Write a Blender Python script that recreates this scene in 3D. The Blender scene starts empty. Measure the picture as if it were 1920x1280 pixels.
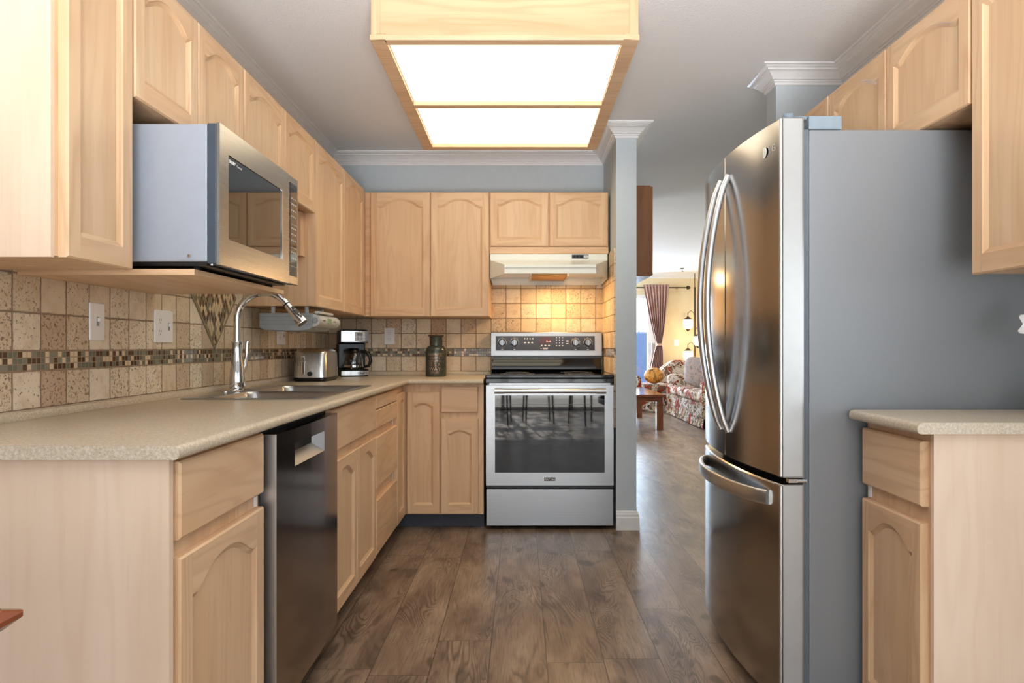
import bpy, bmesh, math, random
from mathutils import Vector, Matrix
random.seed(7)
PI = math.pi
SC = bpy.context.scene
COL = SC.collection
# ------------------------------------------------------------------ camera
cd = bpy.data.cameras.new('camera'); cam = bpy.data.objects.new('camera', cd); COL.objects.link(cam)
cam.location = (0, 0, 1.08); cam.rotation_euler = (PI/2, 0, 0)
cd.sensor_width = 36; cd.lens = 36*1250/1920
cd.shift_x = -(976-960)/1920; cd.shift_y = (650-640)/1920
cd.clip_start = .05; cd.clip_end = 200
SC.camera = cam
SC.view_settings.view_transform = 'Standard'; SC.view_settings.look = 'None'
SC.view_settings.gamma = 1; SC.view_settings.exposure = 0.42
SC.view_settings.use_curve_mapping = False
SC.cycles.max_bounces = 10; SC.cycles.diffuse_bounces = 6; SC.cycles.glossy_bounces = 5
SC.cycles.transmission_bounces = 6; SC.cycles.use_denoising = True
SC.cycles.sample_clamp_indirect = 6; SC.cycles.caustics_reflective = False; SC.cycles.caustics_refractive = False
# ------------------------------------------------------------------ sky, sun, daylight
w = bpy.data.worlds.new('sky'); SC.world = w; w.use_nodes = True
bg = w.node_tree.nodes['Background']; bg.inputs[0].default_value = (.80, .90, 1, 1); bg.inputs[1].default_value = 2.2
def area(name, loc, rot, sx, sy, power, color, spread=PI):
    l = bpy.data.lights.new(name, 'AREA'); l.shape = 'RECTANGLE'; l.size = sx; l.size_y = sy
    l.energy = power; l.color = color; l.spread = spread
    o = bpy.data.objects.new(name, l); COL.objects.link(o); o.location = loc; o.rotation_euler = rot
    return o
# daylight entering the patio door behind the camera and the dining room's side window
area('daylight_patio', (.25, -3.55, 1.20), (PI/2, 0, 0), 3.4, 2.0, 46, (.97, .975, 1))
area('patio_up_fill', (.25, -3.6, .25), (PI/2+.55, 0, 0), 3.4, .5, 9, (1, .97, .93))  # added up-tilted fill lamp that lifts the ceiling
# added fill lamp low behind the camera, tilted up to brighten the ceiling
area('ceiling_fill', (.15, -1.0, .60), (PI/2+.78, 0, 0), 1.4, .7, 39, (.97, .98, 1), math.radians(76))
area('daylight_dining', (2.62, -1.2, 1.30), (PI/2, 0, PI/2), 2.0, 1.3, 16, (.86, .93, 1))
# daylight entering the living room's sliding door
area('daylight_living', (1.0, 12.12, 1.05), (-PI/2, 0, 0), 2.3, 1.9, 190, (.62, .80, 1))
area('hall_fill', (-2.95, 9.0, 1.3), (PI/2, 0, -PI/2), 2.4, 1.5, 190, (.75, .87, 1))  # extra unseen fill to brighten the hall, apart from the sliding door
sl = bpy.data.lights.new('sun', 'SUN'); sl.energy = 14; sl.angle = .01; sl.color = (1, .93, .82)
so = bpy.data.objects.new('sun', sl); COL.objects.link(so)
so.rotation_euler = Vector((.12, 1, -.60)).to_track_quat('-Z', 'Y').to_euler()
CEIL = 2.39

# ------------------------------------------------------------------ material helpers
def lin(c):
    def f(x):
        x /= 255.
        return x/12.92 if x <= .04045 else ((x+.055)/1.055)**2.4
    return (f(c[0]), f(c[1]), f(c[2]), 1)
class NT:
    def __init__(s, name):
        s.m = bpy.data.materials.new(name); s.m.use_nodes = True
        s.t = s.m.node_tree; s.b = s.t.nodes['Principled BSDF']; s.out = s.t.nodes['Material Output']
    def n(s, typ, **kw):
        nd = s.t.nodes.new(typ)
        for k, v in kw.items(): setattr(nd, k, v)
        return nd
    def l(s, a, b): s.t.links.new(a, b)
    def put(s, inp, v):
        if hasattr(v, 'is_linked') or hasattr(v, 'links'): s.l(v, inp)
        else: inp.default_value = v
    def math(s, op, a, b=None, c=None, clamp=False):
        nd = s.n('ShaderNodeMath', operation=op, use_clamp=clamp)
        s.put(nd.inputs[0], a)
        if b is not None: s.put(nd.inputs[1], b)
        if c is not None: s.put(nd.inputs[2], c)
        return nd.outputs[0]
    def vmath(s, op, a, b=None):
        nd = s.n('ShaderNodeVectorMath', operation=op)
        s.put(nd.inputs[0], a)
        if b is not None: s.put(nd.inputs[1], b)
        return nd.outputs[0]
    def pos(s): return s.n('ShaderNodeNewGeometry').outputs['Position']
    def sep(s, v):
        nd = s.n('ShaderNodeSeparateXYZ'); s.l(v, nd.inputs[0]); return nd.outputs
    def comb(s, x, y, z):
        nd = s.n('ShaderNodeCombineXYZ')
        for i, q in enumerate((x, y, z)): s.put(nd.inputs[i], q)
        return nd.outputs[0]
    def noise(s, v, scale=5, detail=3, rough=.5, dist=0):
        nd = s.n('ShaderNodeTexNoise'); s.l(v, nd.inputs['Vector'])
        nd.inputs['Scale'].default_value = scale; nd.inputs['Detail'].default_value = detail
        nd.inputs['Roughness'].default_value = rough; nd.inputs['Distortion'].default_value = dist
        return nd.outputs['Fac']
    def ramp(s, fac, stops, interp='LINEAR'):
        nd = s.n('ShaderNodeValToRGB'); nd.color_ramp.interpolation = interp
        e = nd.color_ramp.elements
        while len(e) < len(stops): e.new(.5)
        for i, (p, c) in enumerate(stops):
            e[i].position = p; e[i].color = c if len(c) == 4 else (*c, 1)
        s.l(fac, nd.inputs[0]); return nd.outputs[0]
    def mix(s, fac, a, b, mode='MIX'):
        nd = s.n('ShaderNodeMix', data_type='RGBA', blend_type=mode)
        s.put(nd.inputs[0], fac); s.put(nd.inputs[6], a); s.put(nd.inputs[7], b)
        return nd.outputs[2]
    def sstep(s, x, a, b):
        nd = s.n('ShaderNodeMapRange', interpolation_type='SMOOTHSTEP')
        s.put(nd.inputs[0], x); nd.inputs[1].default_value = a; nd.inputs[2].default_value = b
        return nd.outputs[0]
    def white(s, v):
        nd = s.n('ShaderNodeTexWhiteNoise'); s.l(v, nd.inputs['Vector']); return nd.outputs['Value']
    def bump(s, h, strength=.3, dist=.002):
        nd = s.n('ShaderNodeBump'); s.l(h, nd.inputs['Height'])
        nd.inputs['Strength'].default_value = strength; nd.inputs['Distance'].default_value = dist
        s.l(nd.outputs[0], s.b.inputs['Normal'])
    def base(s, c): s.put(s.b.inputs['Base Color'], c)
    def set(s, rough=.5, metal=0, spec=None, coat=None):
        s.put(s.b.inputs['Roughness'], rough); s.put(s.b.inputs['Metallic'], metal)
        if spec is not None: s.b.inputs['Specular IOR Level'].default_value = spec
        if coat is not None: s.b.inputs['Coat Weight'].default_value = coat
def flat(name, c, rough=.5, metal=0, spec=None, var=.03, scale=30):
    t = NT(name); f = t.noise(t.pos(), scale, 2)
    c = lin(c); d = tuple(x*(1-var*2) for x in c[:3])+(1,); e = tuple(min(1, x*(1+var*2)) for x in c[:3])+(1,)
    t.base(t.ramp(f, [(.3, d), (.7, e)])); t.set(rough, metal, spec); return t.m
def wood(name, axis, light, mid, dark, rough=.38, ring=.5, s=1.0):
    t = NT(name); p = t.pos(); r = t.n('ShaderNodeObjectInfo').outputs['Random']
    off = t.math('MULTIPLY', r, 37.)
    p = t.vmath('ADD', p, t.comb(off, off, off))
    def sc(a, b):
        v = [a, a, a]; v[axis] = b; return t.vmath('MULTIPLY', p, tuple(v))
    n1 = t.noise(sc(5*s, .55*s), 1, 3, .5, .3)
    rings = t.math('SINE', t.math('MULTIPLY', n1, 70.))
    rings = t.math('MULTIPLY_ADD', rings, .5, .5)
    rings = t.math('POWER', rings, 2.5)
    fine = t.noise(sc(150*s, 4*s), 1, 3, .6)
    blot = t.noise(sc(9*s, 1.0*s), 1, 2)
    c = t.ramp(blot, [(.3, lin(mid)), (.68, lin(light))])
    c = t.mix(t.math('MULTIPLY', rings, ring*.55), c, lin(dark))
    f2 = t.sstep(fine, .52, .78)
    c = t.mix(t.math('MULTIPLY', f2, .28*ring+.1), c, lin(dark))
    t.base(c); t.set(rough, 0, .4); t.bump(fine, .12, .0006); return t.m
OAK = dict(light=(225, 192, 154), mid=(217, 177, 137), dark=(176, 130, 92))
oz = wood('oak_vertical_grain', 2, **OAK); oy = wood('oak_grain_along_run', 1, **OAK); ox = wood('oak_grain_across', 0, **OAK)
pan = wood('oak_veneer_panel', 2, (236, 212, 188), (230, 203, 176), (212, 178, 148), ring=.3)
flatpan = wood('oak_panel_inset', 2, (223, 190, 152), (215, 177, 137), (184, 140, 100), ring=.35, s=1.3)
RAIL = {'L': oy, 'B': ox, 'R': oy}
browncab = wood('brown_oak', 2, (168, 112, 74), (148, 96, 60), (96, 60, 36), ring=.6)
tablewood = wood('cherry_wood', 1, (150, 84, 50), (128, 68, 40), (84, 42, 26), rough=.22, ring=.6)
darkwood = flat('dark_wood', (52, 34, 26), .3)
paint = flat('blue_grey_paint', (196, 206, 212), .6, var=.008)
white = flat('white_trim_paint', (232, 232, 232), .4, var=.01)
beige = flat('beige_paint', (226, 208, 172), .7, var=.01)
whiteplastic = flat('white_plastic', (240, 240, 240), .25, var=.005)
black = flat('black_plastic', (18, 18, 20), .3)
blackgloss = flat('black_gloss', (10, 10, 12), .06)
darkgap = flat('dark_void', (14, 13, 13), .8)
greyp = flat('grey_plastic', (150, 155, 156), .4)
lgreyp = flat('light_grey_plastic', (196, 198, 194), .35)
hoodw = flat('hood_enamel', (232, 234, 226), .22, var=.01)
chrome = flat('chrome', (225, 226, 228), .06, 1, var=.01)
bronze = flat('aged_bronze', (74, 62, 50), .4, .8)
fabr = flat('curtain_satin', (178, 142, 130), .35, .2, var=.05)
toe = flat('toe_kick', (62, 66, 76), .6)
ceilm = NT('ceiling_texture'); ceilm.base(lin((236, 236, 236))); ceilm.set(.9, 0, .2)
ceilm.bump(ceilm.noise(ceilm.pos(), 130, 3, .6), .6, .004); ceilm = ceilm.m
def brushed(name, c, rough, axis, var=.05, rv=.08, aniso=0):
    t = NT(name); p = t.pos(); v = [400, 400, 400]; v[axis] = 3
    f = t.noise(t.vmath('MULTIPLY', p, tuple(v)), 1, 2)
    c = lin(c); t.base(t.ramp(f, [(.3, tuple(x*(1-var) for x in c[:3])), (.7, tuple(min(1, x*(1+var)) for x in c[:3]))]))
    t.set(t.math('MULTIPLY_ADD', f, rv, rough-rv/2), 1)
    return t.m
steel = brushed('brushed_steel', (172, 174, 176), .32, 0)
steelz = brushed('brushed_steel_upright', (205, 206, 206), .28, 2)
fridgesteel = brushed('fridge_steel', (172, 170, 168), .19, 2, .02, .03)
dwsteel = brushed('dishwasher_dark_steel', (140, 130, 126), .15, 2, .02, .03)
handlesteel = brushed('satin_handle_steel', (208, 210, 212), .34, 2, .02)
mwsteel = brushed('microwave_steel', (172, 167, 161), .27, 1, .01, .03)
sinksteel = brushed('sink_steel', (176, 178, 180), .30, 1)
def grain_metal():
    t = NT('fridge_grey_case'); t.base(lin((136, 140, 144))); t.set(.42, .2)
    t.bump(t.noise(t.pos(), 260, 3, .6, .6), .22, .0015); return t.m
fridgecase = grain_metal()
mwside = flat('microwave_case_grey', (160, 168, 180), .4, .2, var=.01)
def laminate():
    t = NT('speckled_laminate'); p = t.pos()
    a = t.noise(p, 170, 4, .7); b = t.noise(p, 330, 3, .6); c0 = t.noise(p, 18, 2)
    c = t.ramp(a, [(.34, lin((184, 168, 144))), (.5, lin((204, 190, 166))), (.64, lin((220, 210, 194)))])
    c = t.mix(t.math('MULTIPLY', t.sstep(b, .58, .66), .5), c, lin((138, 122, 104)))
    t.base(t.mix(t.math('MULTIPLY', c0, .25), c, lin((196, 176, 142)))); t.set(.34, 0, .5); return t.m
lam = laminate()
def tile(name, axis, u0, z0, p=.1015):
    t = NT(name); P = t.pos(); s = t.sep(P)
    wob = t.noise(P, 38, 3, .6); wob = t.math('MULTIPLY_ADD', wob, .05, -.025)
    wob2 = t.noise(t.vmath('ADD', P, (5, 7, 3)), 38, 3, .6); wob2 = t.math('MULTIPLY_ADD', wob2, .05, -.025)
    u = t.math('ADD', t.math('DIVIDE', t.math('SUBTRACT', s[axis], u0), p), 100.)
    v = t.math('ADD', t.math('DIVIDE', t.math('SUBTRACT', s[2], z0), p), 100.)
    cell = t.comb(t.math('FLOOR', u), t.math('FLOOR', v), 0.)
    fu = t.math('ADD', t.math('FRACT', u), wob); fv = t.math('ADD', t.math('FRACT', v), wob2)
    du = t.math('MINIMUM', fu, t.math('SUBTRACT', 1., fu)); dv = t.math('MINIMUM', fv, t.math('SUBTRACT', 1., fv))
    d = t.math('SMOOTH_MIN', du, dv, .05)
    mask = t.sstep(d, .008, .04)
    r = t.white(cell); r2 = t.white(t.vmath('ADD', cell, (13., 5., 2.)))
    c = t.ramp(r, [(0, lin((196, 168, 142))), (.15, lin((216, 196, 166))), (.6, lin((228, 210, 182))), (1, lin((238, 226, 204)))])
    cl = t.noise(P, 20, 4, .6)
    c = t.mix(t.math('MULTIPLY', t.sstep(cl, .40, .75), .45), c, lin((192, 160, 122)))
    n2 = t.noise(t.vmath('ADD', P, t.comb(r, r, r)), 120, 3, .6, .8)
    dens = t.math('MULTIPLY_ADD', r2, -.12, .68)
    pit = t.sstep(t.math('SUBTRACT', n2, dens), 0.0, .03)
    c = t.mix(t.math('MULTIPLY', pit, .75), c, lin((116, 90, 68)))
    c = t.mix(mask, lin((150, 126, 104)), c)
    t.base(c); t.set(.62, 0, .3)
    t.bump(t.math('SUBTRACT', mask, t.math('MULTIPLY', pit, .4)), .7, .003); return t.m
def mosaic(name, axis, u0, z0, p=.0167, diamond=False):
    t = NT(name); P = t.pos(); s = t.sep(P)
    U = t.math('SUBTRACT', s[axis], u0); Z = t.math('SUBTRACT', s[2], z0)
    if diamond:
        a = t.math('DIVIDE', U, .024); b = t.math('DIVIDE', Z, .040)
        u = t.math('ADD', t.math('ADD', a, b), 100.); v = t.math('ADD', t.math('SUBTRACT', a, b), 100.)
    else:
        u = t.math('ADD', t.math('DIVIDE', U, p), 200.); v = t.math('ADD', t.math('DIVIDE', Z, p), 200.)
    cu = t.math('FLOOR', u); cv = t.math('FLOOR', v)
    cell = t.comb(cu, cv, 1.)
    fu = t.math('FRACT', u); fv = t.math('FRACT', v)
    d = t.math('MINIMUM', t.math('MINIMUM', fu, t.math('SUBTRACT', 1., fu)), t.math('MINIMUM', fv, t.math('SUBTRACT', 1., fv)))
    mask = t.sstep(d, .05, .09); r = t.white(cell)
    if diamond:
        cA = t.ramp(r, [(0, lin((226, 200, 156))), (.7, lin((214, 192, 148)))], 'CONSTANT')
        cB = t.ramp(r, [(0, lin((92, 66, 40))), (.6, lin((122, 118, 92)))], 'CONSTANT')
        c = t.mix(t.math('GREATER_THAN', t.white(t.comb(cu, cv, 9.)), .5), cA, cB)
    else:
        c = t.ramp(r, [(0, lin((84, 58, 38))), (.32, lin((112, 114, 100))), (.58, lin((134, 132, 116))), (.76, lin((222, 200, 168)))], 'CONSTANT')
    c = t.mix(mask, lin((158, 136, 110)), c)
    t.base(c); t.set(t.math('MULTIPLY_ADD', mask, -.45, .65), 0, .5); t.bump(mask, .5, .0015); return t.m
def floor_mat():
    t = NT('grey_brown_vinyl_planks'); P = t.pos(); s = t.sep(P); W = .1965; L = 1.22
    u = t.math('ADD', t.math('DIVIDE', t.math('SUBTRACT', s[0], .09), W), 50.)
    cu = t.math('FLOOR', u); off = t.white(t.comb(cu, 3., 1.))
    v = t.math('ADD', t.math('ADD', t.math('DIVIDE', s[1], L), off), 50.); cv = t.math('FLOOR', v)
    r = t.white(t.comb(cu, cv, 0.)); r2 = t.white(t.comb(cu, cv, 7.))
    du = t.math('MULTIPLY', t.math('MINIMUM', t.math('FRACT', u), t.math('SUBTRACT', 1., t.math('FRACT', u))), W)
    dv = t.math('MULTIPLY', t.math('MINIMUM', t.math('FRACT', v), t.math('SUBTRACT', 1., t.math('FRACT', v))), L)
    seam = t.sstep(t.math('MINIMUM', du, dv), .0006, .0022)
    q = t.vmath('ADD', P, t.comb(t.math('MULTIPLY', r, 31.), t.math('MULTIPLY', r2, 17.), 0.))
    n1 = t.noise(t.vmath('MULTIPLY', q, (4.2, .9, 1)), 1, 2.5, .5, 1.2)
    rings = t.math('MULTIPLY_ADD', t.math('SINE', t.math('MULTIPLY', n1, 190.)), .5, .5)
    rings = t.math('POWER', rings, 2.)
    reg = t.sstep(t.noise(t.vmath('MULTIPLY', q, (7, 2.2, 1)), 1, 2), .42, .62)
    fine = t.noise(t.vmath('MULTIPLY', q, (150, 7, 1)), 1, 4, .65)
    blot = t.noise(t.vmath('MULTIPLY', q, (8, 2.4, 1)), 1, 4, .55, .8)
    kn = t.noise(t.vmath('MULTIPLY', q, (9, 4.5, 1)), 1, 1, .5, .4)
    c = t.ramp(blot, [(.28, lin((80, 64, 52))), (.45, lin((128, 106, 88))), (.58, lin((150, 128, 108))), (.75, lin((176, 154, 132)))])
    c = t.mix(.22, c, t.ramp(r, [(0, lin((100, 84, 74))), (1, lin((156, 132, 110)))]))
    c = t.mix(t.math('MULTIPLY', t.math('MULTIPLY', rings, reg), .62), c, lin((58, 44, 36)))
    c = t.mix(t.math('MULTIPLY', t.sstep(fine, .45, .72), .48), c, lin((70, 54, 44)))
    c = t.mix(t.math('MULTIPLY', t.sstep(kn, .64, .74), .6), c, lin((48, 36, 30)))
    c = t.mix(seam, lin((66, 54, 46)), c)
    t.base(c); t.set(t.math('MULTIPLY_ADD', fine, .15, .26), 0, .5)
    t.bump(t.math('MULTIPLY', fine, t.math('MULTIPLY_ADD', seam, .7, .3)), .15, .001); return t.m
floorm = floor_mat()
def emis(name, c, strength):
    t = NT(name); t.base((.8, .8, .8, 1)); t.b.inputs['Emission Color'].default_value = lin(c)
    t.b.inputs['Emission Strength'].default_value = strength; return t.m
def glass(name, tint=(1, 1, 1, 1), rough=0.0):
    t = NT(name); t.base(tint); t.set(rough); t.b.inputs['Transmission Weight'].default_value = 1; return t.m
clearglass = glass('clear_glass')
def pane_glass():
    t = NT('window_glass'); tr = t.n('ShaderNodeBsdfTransparent'); gl = t.n('ShaderNodeBsdfGlossy'); gl.inputs['Roughness'].default_value = 0
    mx = t.n('ShaderNodeMixShader'); mx.inputs[0].default_value = .06
    t.l(tr.outputs[0], mx.inputs[1]); t.l(gl.outputs[0], mx.inputs[2]); t.l(mx.outputs[0], t.out.inputs[0]); return t.m
paneg = pane_glass()
def darkglass():
    t = NT('oven_glass'); t.base(lin((14, 15, 18))); t.set(.03, 0, .4); t.b.inputs['Coat Weight'].default_value = .6
    t.b.inputs['Coat Roughness'].default_value = .02; t.b.inputs['Coat IOR'].default_value = 1.5; return t.m
oveng = darkglass()

# ------------------------------------------------------------------ mesh helpers
class MB:
    def __init__(s): s.v = []; s.f = []; s.m = []
    def q(s, pts, m=0):
        b = len(s.v); s.v += [tuple(p) for p in pts]; s.f.append(tuple(range(b, b+len(pts)))); s.m.append(m); return s
    def box(s, x0, x1, y0, y1, z0, z1, m=0):
        b = len(s.v)
        s.v += [(x, y, z) for x in (x0, x1) for y in (y0, y1) for z in (z0, z1)]
        for f in ((0, 1, 3, 2), (4, 6, 7, 5), (0, 4, 5, 1), (2, 3, 7, 6), (0, 2, 6, 4), (1, 5, 7, 3)):
            s.f.append(tuple(b+i for i in f)); s.m.append(m)
        return s
    def loft(s, rings, m=0, close=True, caps=True):
        b = len(s.v); n = len(rings[0])
        for r in rings: s.v += [tuple(p) for p in r]
        for i in range(len(rings)-1):
            for j in range(n if close else n-1):
                k = (j+1) % n
                s.f.append((b+i*n+j, b+i*n+k, b+(i+1)*n+k, b+(i+1)*n+j)); s.m.append(m)
        if caps:
            s.f.append(tuple(b+j for j in range(n))[::-1]); s.m.append(m)
            s.f.append(tuple(b+(len(rings)-1)*n+j for j in range(n))); s.m.append(m)
        return s
    def tube(s, pts, r, seg=12, m=0, flat=1.0, caps=True):
        pts = [Vector(p) for p in pts]; n = len(pts)
        rr = r if isinstance(r, (list, tuple)) else [r]*n
        d0 = (pts[1]-pts[0]).normalized()
        up = Vector((0, 0, 1)) if abs(d0.z) < .9 else Vector((1, 0, 0))
        a = d0.cross(up).normalized(); rings = []; prev = d0
        for i, p in enumerate(pts):
            d = (pts[min(i+1, n-1)]-pts[max(i-1, 0)]).normalized()
            a = prev.rotation_difference(d) @ a; prev = d; bvec = d.cross(a)
            rings.append([p+(a*math.cos(t)+bvec*math.sin(t)*flat)*rr[i] for t in [2*PI*k/seg for k in range(seg)]])
        return s.loft(rings, m, True, caps)
    def lathe(s, prof, c, seg=32, m=0, axis='z', caps=False, a0=0, sx=1, sy=1):
        rings = []
        for (r, h) in prof:
            ring = []
            for k in range(seg):
                t = a0+2*PI*k/seg; x = r*math.cos(t)*sx; y = r*math.sin(t)*sy
                if axis == 'z': p = (c[0]+x, c[1]+y, c[2]+h)
                elif axis == 'y': p = (c[0]+x, c[1]+h, c[2]+y)
                else: p = (c[0]+h, c[1]+x, c[2]+y)
                ring.append(p)
            rings.append(ring)
        return s.loft(rings, m, True, caps)
    def sweep(s, path, prof, m=0, closed_prof=True):
        """path: xy points, profile (n, z); n to the right of travel; mitred"""
        P = [Vector(p) for p in path]; rings = []
        nr = [Vector(((P[i+1]-P[i]).normalized().y, -(P[i+1]-P[i]).normalized().x)) for i in range(len(P)-1)]
        for i, p in enumerate(P):
            if i == 0: mv = nr[0]
            elif i == len(P)-1: mv = nr[-1]
            else: mv = (nr[i-1]+nr[i])/(1+nr[i-1].dot(nr[i]))
            rings.append([(p.x+mv.x*a, p.y+mv.y*a, z) for (a, z) in prof])
        return s.loft(rings, m, closed_prof, True)
    def prism(s, poly, axis, a, b, m=0):
        def P(u, v, h): return {'x': (h, u, v), 'y': (u, h, v), 'z': (u, v, h)}[axis]
        return s.loft([[P(u, v, a) for u, v in poly], [P(u, v, b) for u, v in poly]], m)
    def build(s, name, mats, parent=None, bev=0, smooth=False, local=False, seg=2, sub=0):
        if not isinstance(mats, (list, tuple)): mats = [mats]
        me = bpy.data.meshes.new(name); o = bpy.data.objects.new(name, me); COL.objects.link(o)
        root = parent
        while root is not None and root.parent: root = root.parent
        off = Vector(root.location) if (root is not None and not local) else Vector((0, 0, 0))
        me.from_pydata([tuple(Vector(p)-off) for p in s.v], [], s.f)
        for mt in mats: me.materials.append(mt)
        me.polygons.foreach_set('material_index', s.m)
        bm = bmesh.new(); bm.from_mesh(me)
        bmesh.ops.remove_doubles(bm, verts=bm.verts, dist=1e-5)
        bmesh.ops.recalc_face_normals(bm, faces=bm.faces); bm.to_mesh(me); bm.free()
        if smooth:
            me.polygons.foreach_set('use_smooth', [True]*len(me.polygons)); me.set_sharp_from_angle(angle=math.radians(38))
        if bev:
            md = o.modifiers.new('bevel', 'BEVEL'); md.width = bev; md.segments = seg; md.limit_method = 'ANGLE'; md.angle_limit = .6
            md.harden_normals = False
        if sub:
            md = o.modifiers.new('sub', 'SUBSURF'); md.levels = sub; md.render_levels = sub
        if parent is not None: o.parent = parent
        return o
def tag(o, label, cat, group=None, kind=None):
    o['label'] = label; o['category'] = cat
    if group: o['group'] = group
    if kind: o['kind'] = kind
    return o
def thing(name, label, cat, loc, group=None, rotz=0):
    o = bpy.data.objects.new(name, None); COL.objects.link(o); o.location = loc; o.rotation_euler = (0, 0, rotz)
    o.empty_display_size = .05
    return tag(o, label, cat, group)
def struct(name, mb, mats, **k):
    o = mb.build(name, mats, **k); o['kind'] = 'structure'; return o
def text(s, size, M, mat, parent, name='lettering', fn=None, ext=.0004, align='CENTER', local=False, sx=1.0):
    cu = bpy.data.curves.new('t', 'FONT'); cu.body = s; cu.size = size; cu.extrude = ext; cu.align_x = align; cu.resolution_u = 3
    t = bpy.data.objects.new('t', cu); me = bpy.data.meshes.new_from_object(t)
    bpy.data.objects.remove(t); bpy.data.curves.remove(cu)
    root = parent
    while root.parent: root = root.parent
    off = Vector((0, 0, 0)) if local else Vector(root.location)
    for v in me.vertices:
        p = Vector((v.co.x*sx, v.co.y, v.co.z))
        v.co = (fn(p) if fn else M @ p) - off
    me.materials.clear(); me.materials.append(mat); me.name = name
    o = bpy.data.objects.new(name, me); COL.objects.link(o); o.parent = parent; return o
def basis(o, u, v):
    u = Vector(u); v = Vector(v); w_ = u.cross(v)
    return Matrix(((u.x, v.x, w_.x, o[0]), (u.y, v.y, w_.y, o[1]), (u.z, v.z, w_.z, o[2]), (0, 0, 0, 1)))

# ------------------------------------------------------------------ room shell
XL, XR, YB = -1.305, 1.525, 4.53
SX0, SX1, SY0 = .565, .685, 3.94
o = struct('floor', MB().box(-3.2, 3.6, -3.6, 12.2, -.1, 0), floorm)
o = struct('ceiling', MB().box(-3.2, 3.6, -3.6, 12.2, CEIL, CEIL+.1), ceilm)
wl = struct('wall_left', MB().box(XL-.12, XL, .95, YB+.12, 0, CEIL), paint)
wb = struct('wall_back', MB().box(XL, SX0, YB, YB+.12, 0, CEIL), paint)
ws = struct('wall_stub', MB().box(SX0, SX1, SY0, 6.2, 0, CEIL), paint)
struct('wall_right', MB().box(XR, XR+.12, .95, 3.147, 0, CEIL), paint)
struct('wall_pier', MB().box(1.206, 3.4, 3.147, 3.262, 0, CEIL), paint)
struct('wall_hall', MB().box(-3.0, SX0, 6.08, 6.2, 0, CEIL), beige)
# dining end behind the camera
struct('wall_dining_left', MB().box(-2.32, -2.2, -3.5, .83, 0, CEIL).box(-2.32, XL-.12, .83, .95, 0, CEIL), paint)
mb = MB().box(2.5, 2.62, -3.5, -2.2, 0, CEIL).box(2.5, 2.62, -.2, .83, 0, CEIL).box(2.5, 2.62, -2.2, -.2, 0, .65).box(2.5, 2.62, -2.2, -.2, 1.95, CEIL).box(XR+.12, 2.62, .83, .95, 0, CEIL)
struct('wall_dining_right', mb, paint)
mb = MB().box(-2.32, -1.5, -3.5, -3.4, 0, CEIL).box(2.0, 2.62, -3.5, -3.4, 0, CEIL).box(-1.5, 2.0, -3.5, -3.4, 2.2, CEIL)
struct('wall_dining_end', mb, paint)
mb = MB()
for x in (-1.5, -.33, .83, 1.94): mb.box(x, x+.06, -3.48, -3.42, 0, 2.2)
mb.box(-1.5, 2, -3.48, -3.42, 2.14, 2.2).box(-1.5, 2, -3.48, -3.42, 0, .06)
d1 = struct('door_1', mb, white); MB().box(-1.44, 1.94, -3.452, -3.448, .06, 2.14).build('pane', paneg, d1)
mb = MB().box(2.53, 2.59, -2.2, -2.14, .65, 1.95).box(2.53, 2.59, -.26, -.2, .65, 1.95).box(2.53, 2.59, -2.2, -.2, .65, .71).box(2.53, 2.59, -2.2, -.2, 1.89, 1.95)
struct('window_1', mb, white)
# living room
struct('wall_far', MB().box(-3.0, .0, 12, 12.12, 0, CEIL).box(2.42, 3.5, 12, 12.12, 0, CEIL).box(0, 2.42, 12, 12.12, 2.02, CEIL), beige)
struct('wall_living_right', MB().box(3.4, 3.52, 3.262, 12, 0, CEIL), beige)
struct('wall_living_left', MB().box(-3.12, -3.0, 6.08, 7.8, 0, CEIL).box(-3.12, -3.0, 10.2, 12.1, 0, CEIL).box(-3.12, -3.0, 7.8, 10.2, 0, .5).box(-3.12, -3.0, 7.8, 10.2, 2.05, CEIL), beige)
mb = MB()
for x in (0, 1.16, 2.29): mb.box(x, x+(.13 if x > 2 else .08), 12.02, 12.09, 0, 2.02)
mb.box(0, 2.42, 12.02, 12.09, 1.95, 2.02).box(0, 2.42, 12.02, 12.09, 0, .07)
d2 = struct('door_2', mb, white); MB().box(.08, 2.29, 12.05, 12.054, .07, 1.95).build('pane', paneg, d2)
MB().box(2.35, 2.38, 11.97, 12.019, .95, 1.15).build('door_handle', handlesteel, d2, bev=.006)
# tile
LT, BT = .008, .008
tl = tile('travertine_left', 1, 1.7016, 1.069, .1013); tb = tile('travertine_back', 0, -.0987, 1.069)
tl2 = tile('travertine_left_low', 1, 1.7016, .9145, .1013); tb2 = tile('travertine_back_low', 0, -.0987, .9145)
moL = mosaic('mosaic_left', 1, 0, 1.0175); moB = mosaic('mosaic_back', 0, 0, 1.0175)
MB().box(XL, XL+LT, .96, YB, 1.0685, 1.84).build('tile_upper', tl, wl)
MB().box(XL, XL+LT, .96, YB, .88, 1.016).build('tile_lower', tl2, wl)
MB().box(XL, XL+LT-.001, .96, YB, 1.016, 1.0685).build('mosaic_band', moL, wl)
MB().box(XL+LT, SX0-.001, YB-BT, YB, 1.0685, 1.70).build('tile_upper', tb, wb)
MB().box(XL+LT, SX0-.001, YB-BT, YB, .60, 1.016).build('tile_lower', tb2, wb)
MB().box(XL+LT, SX0-.001, YB-BT+.001, YB, 1.016, 1.0685).build('mosaic_band', moB, wb)
MB().box(SX0-.009, SX0, 3.965, YB-BT, 1.0685, 1.668).build('tile_upper', tl, ws)
MB().box(SX0-.009, SX0, 3.965, YB-BT, .60, 1.016).build('tile_lower', tl2, ws)
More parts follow.
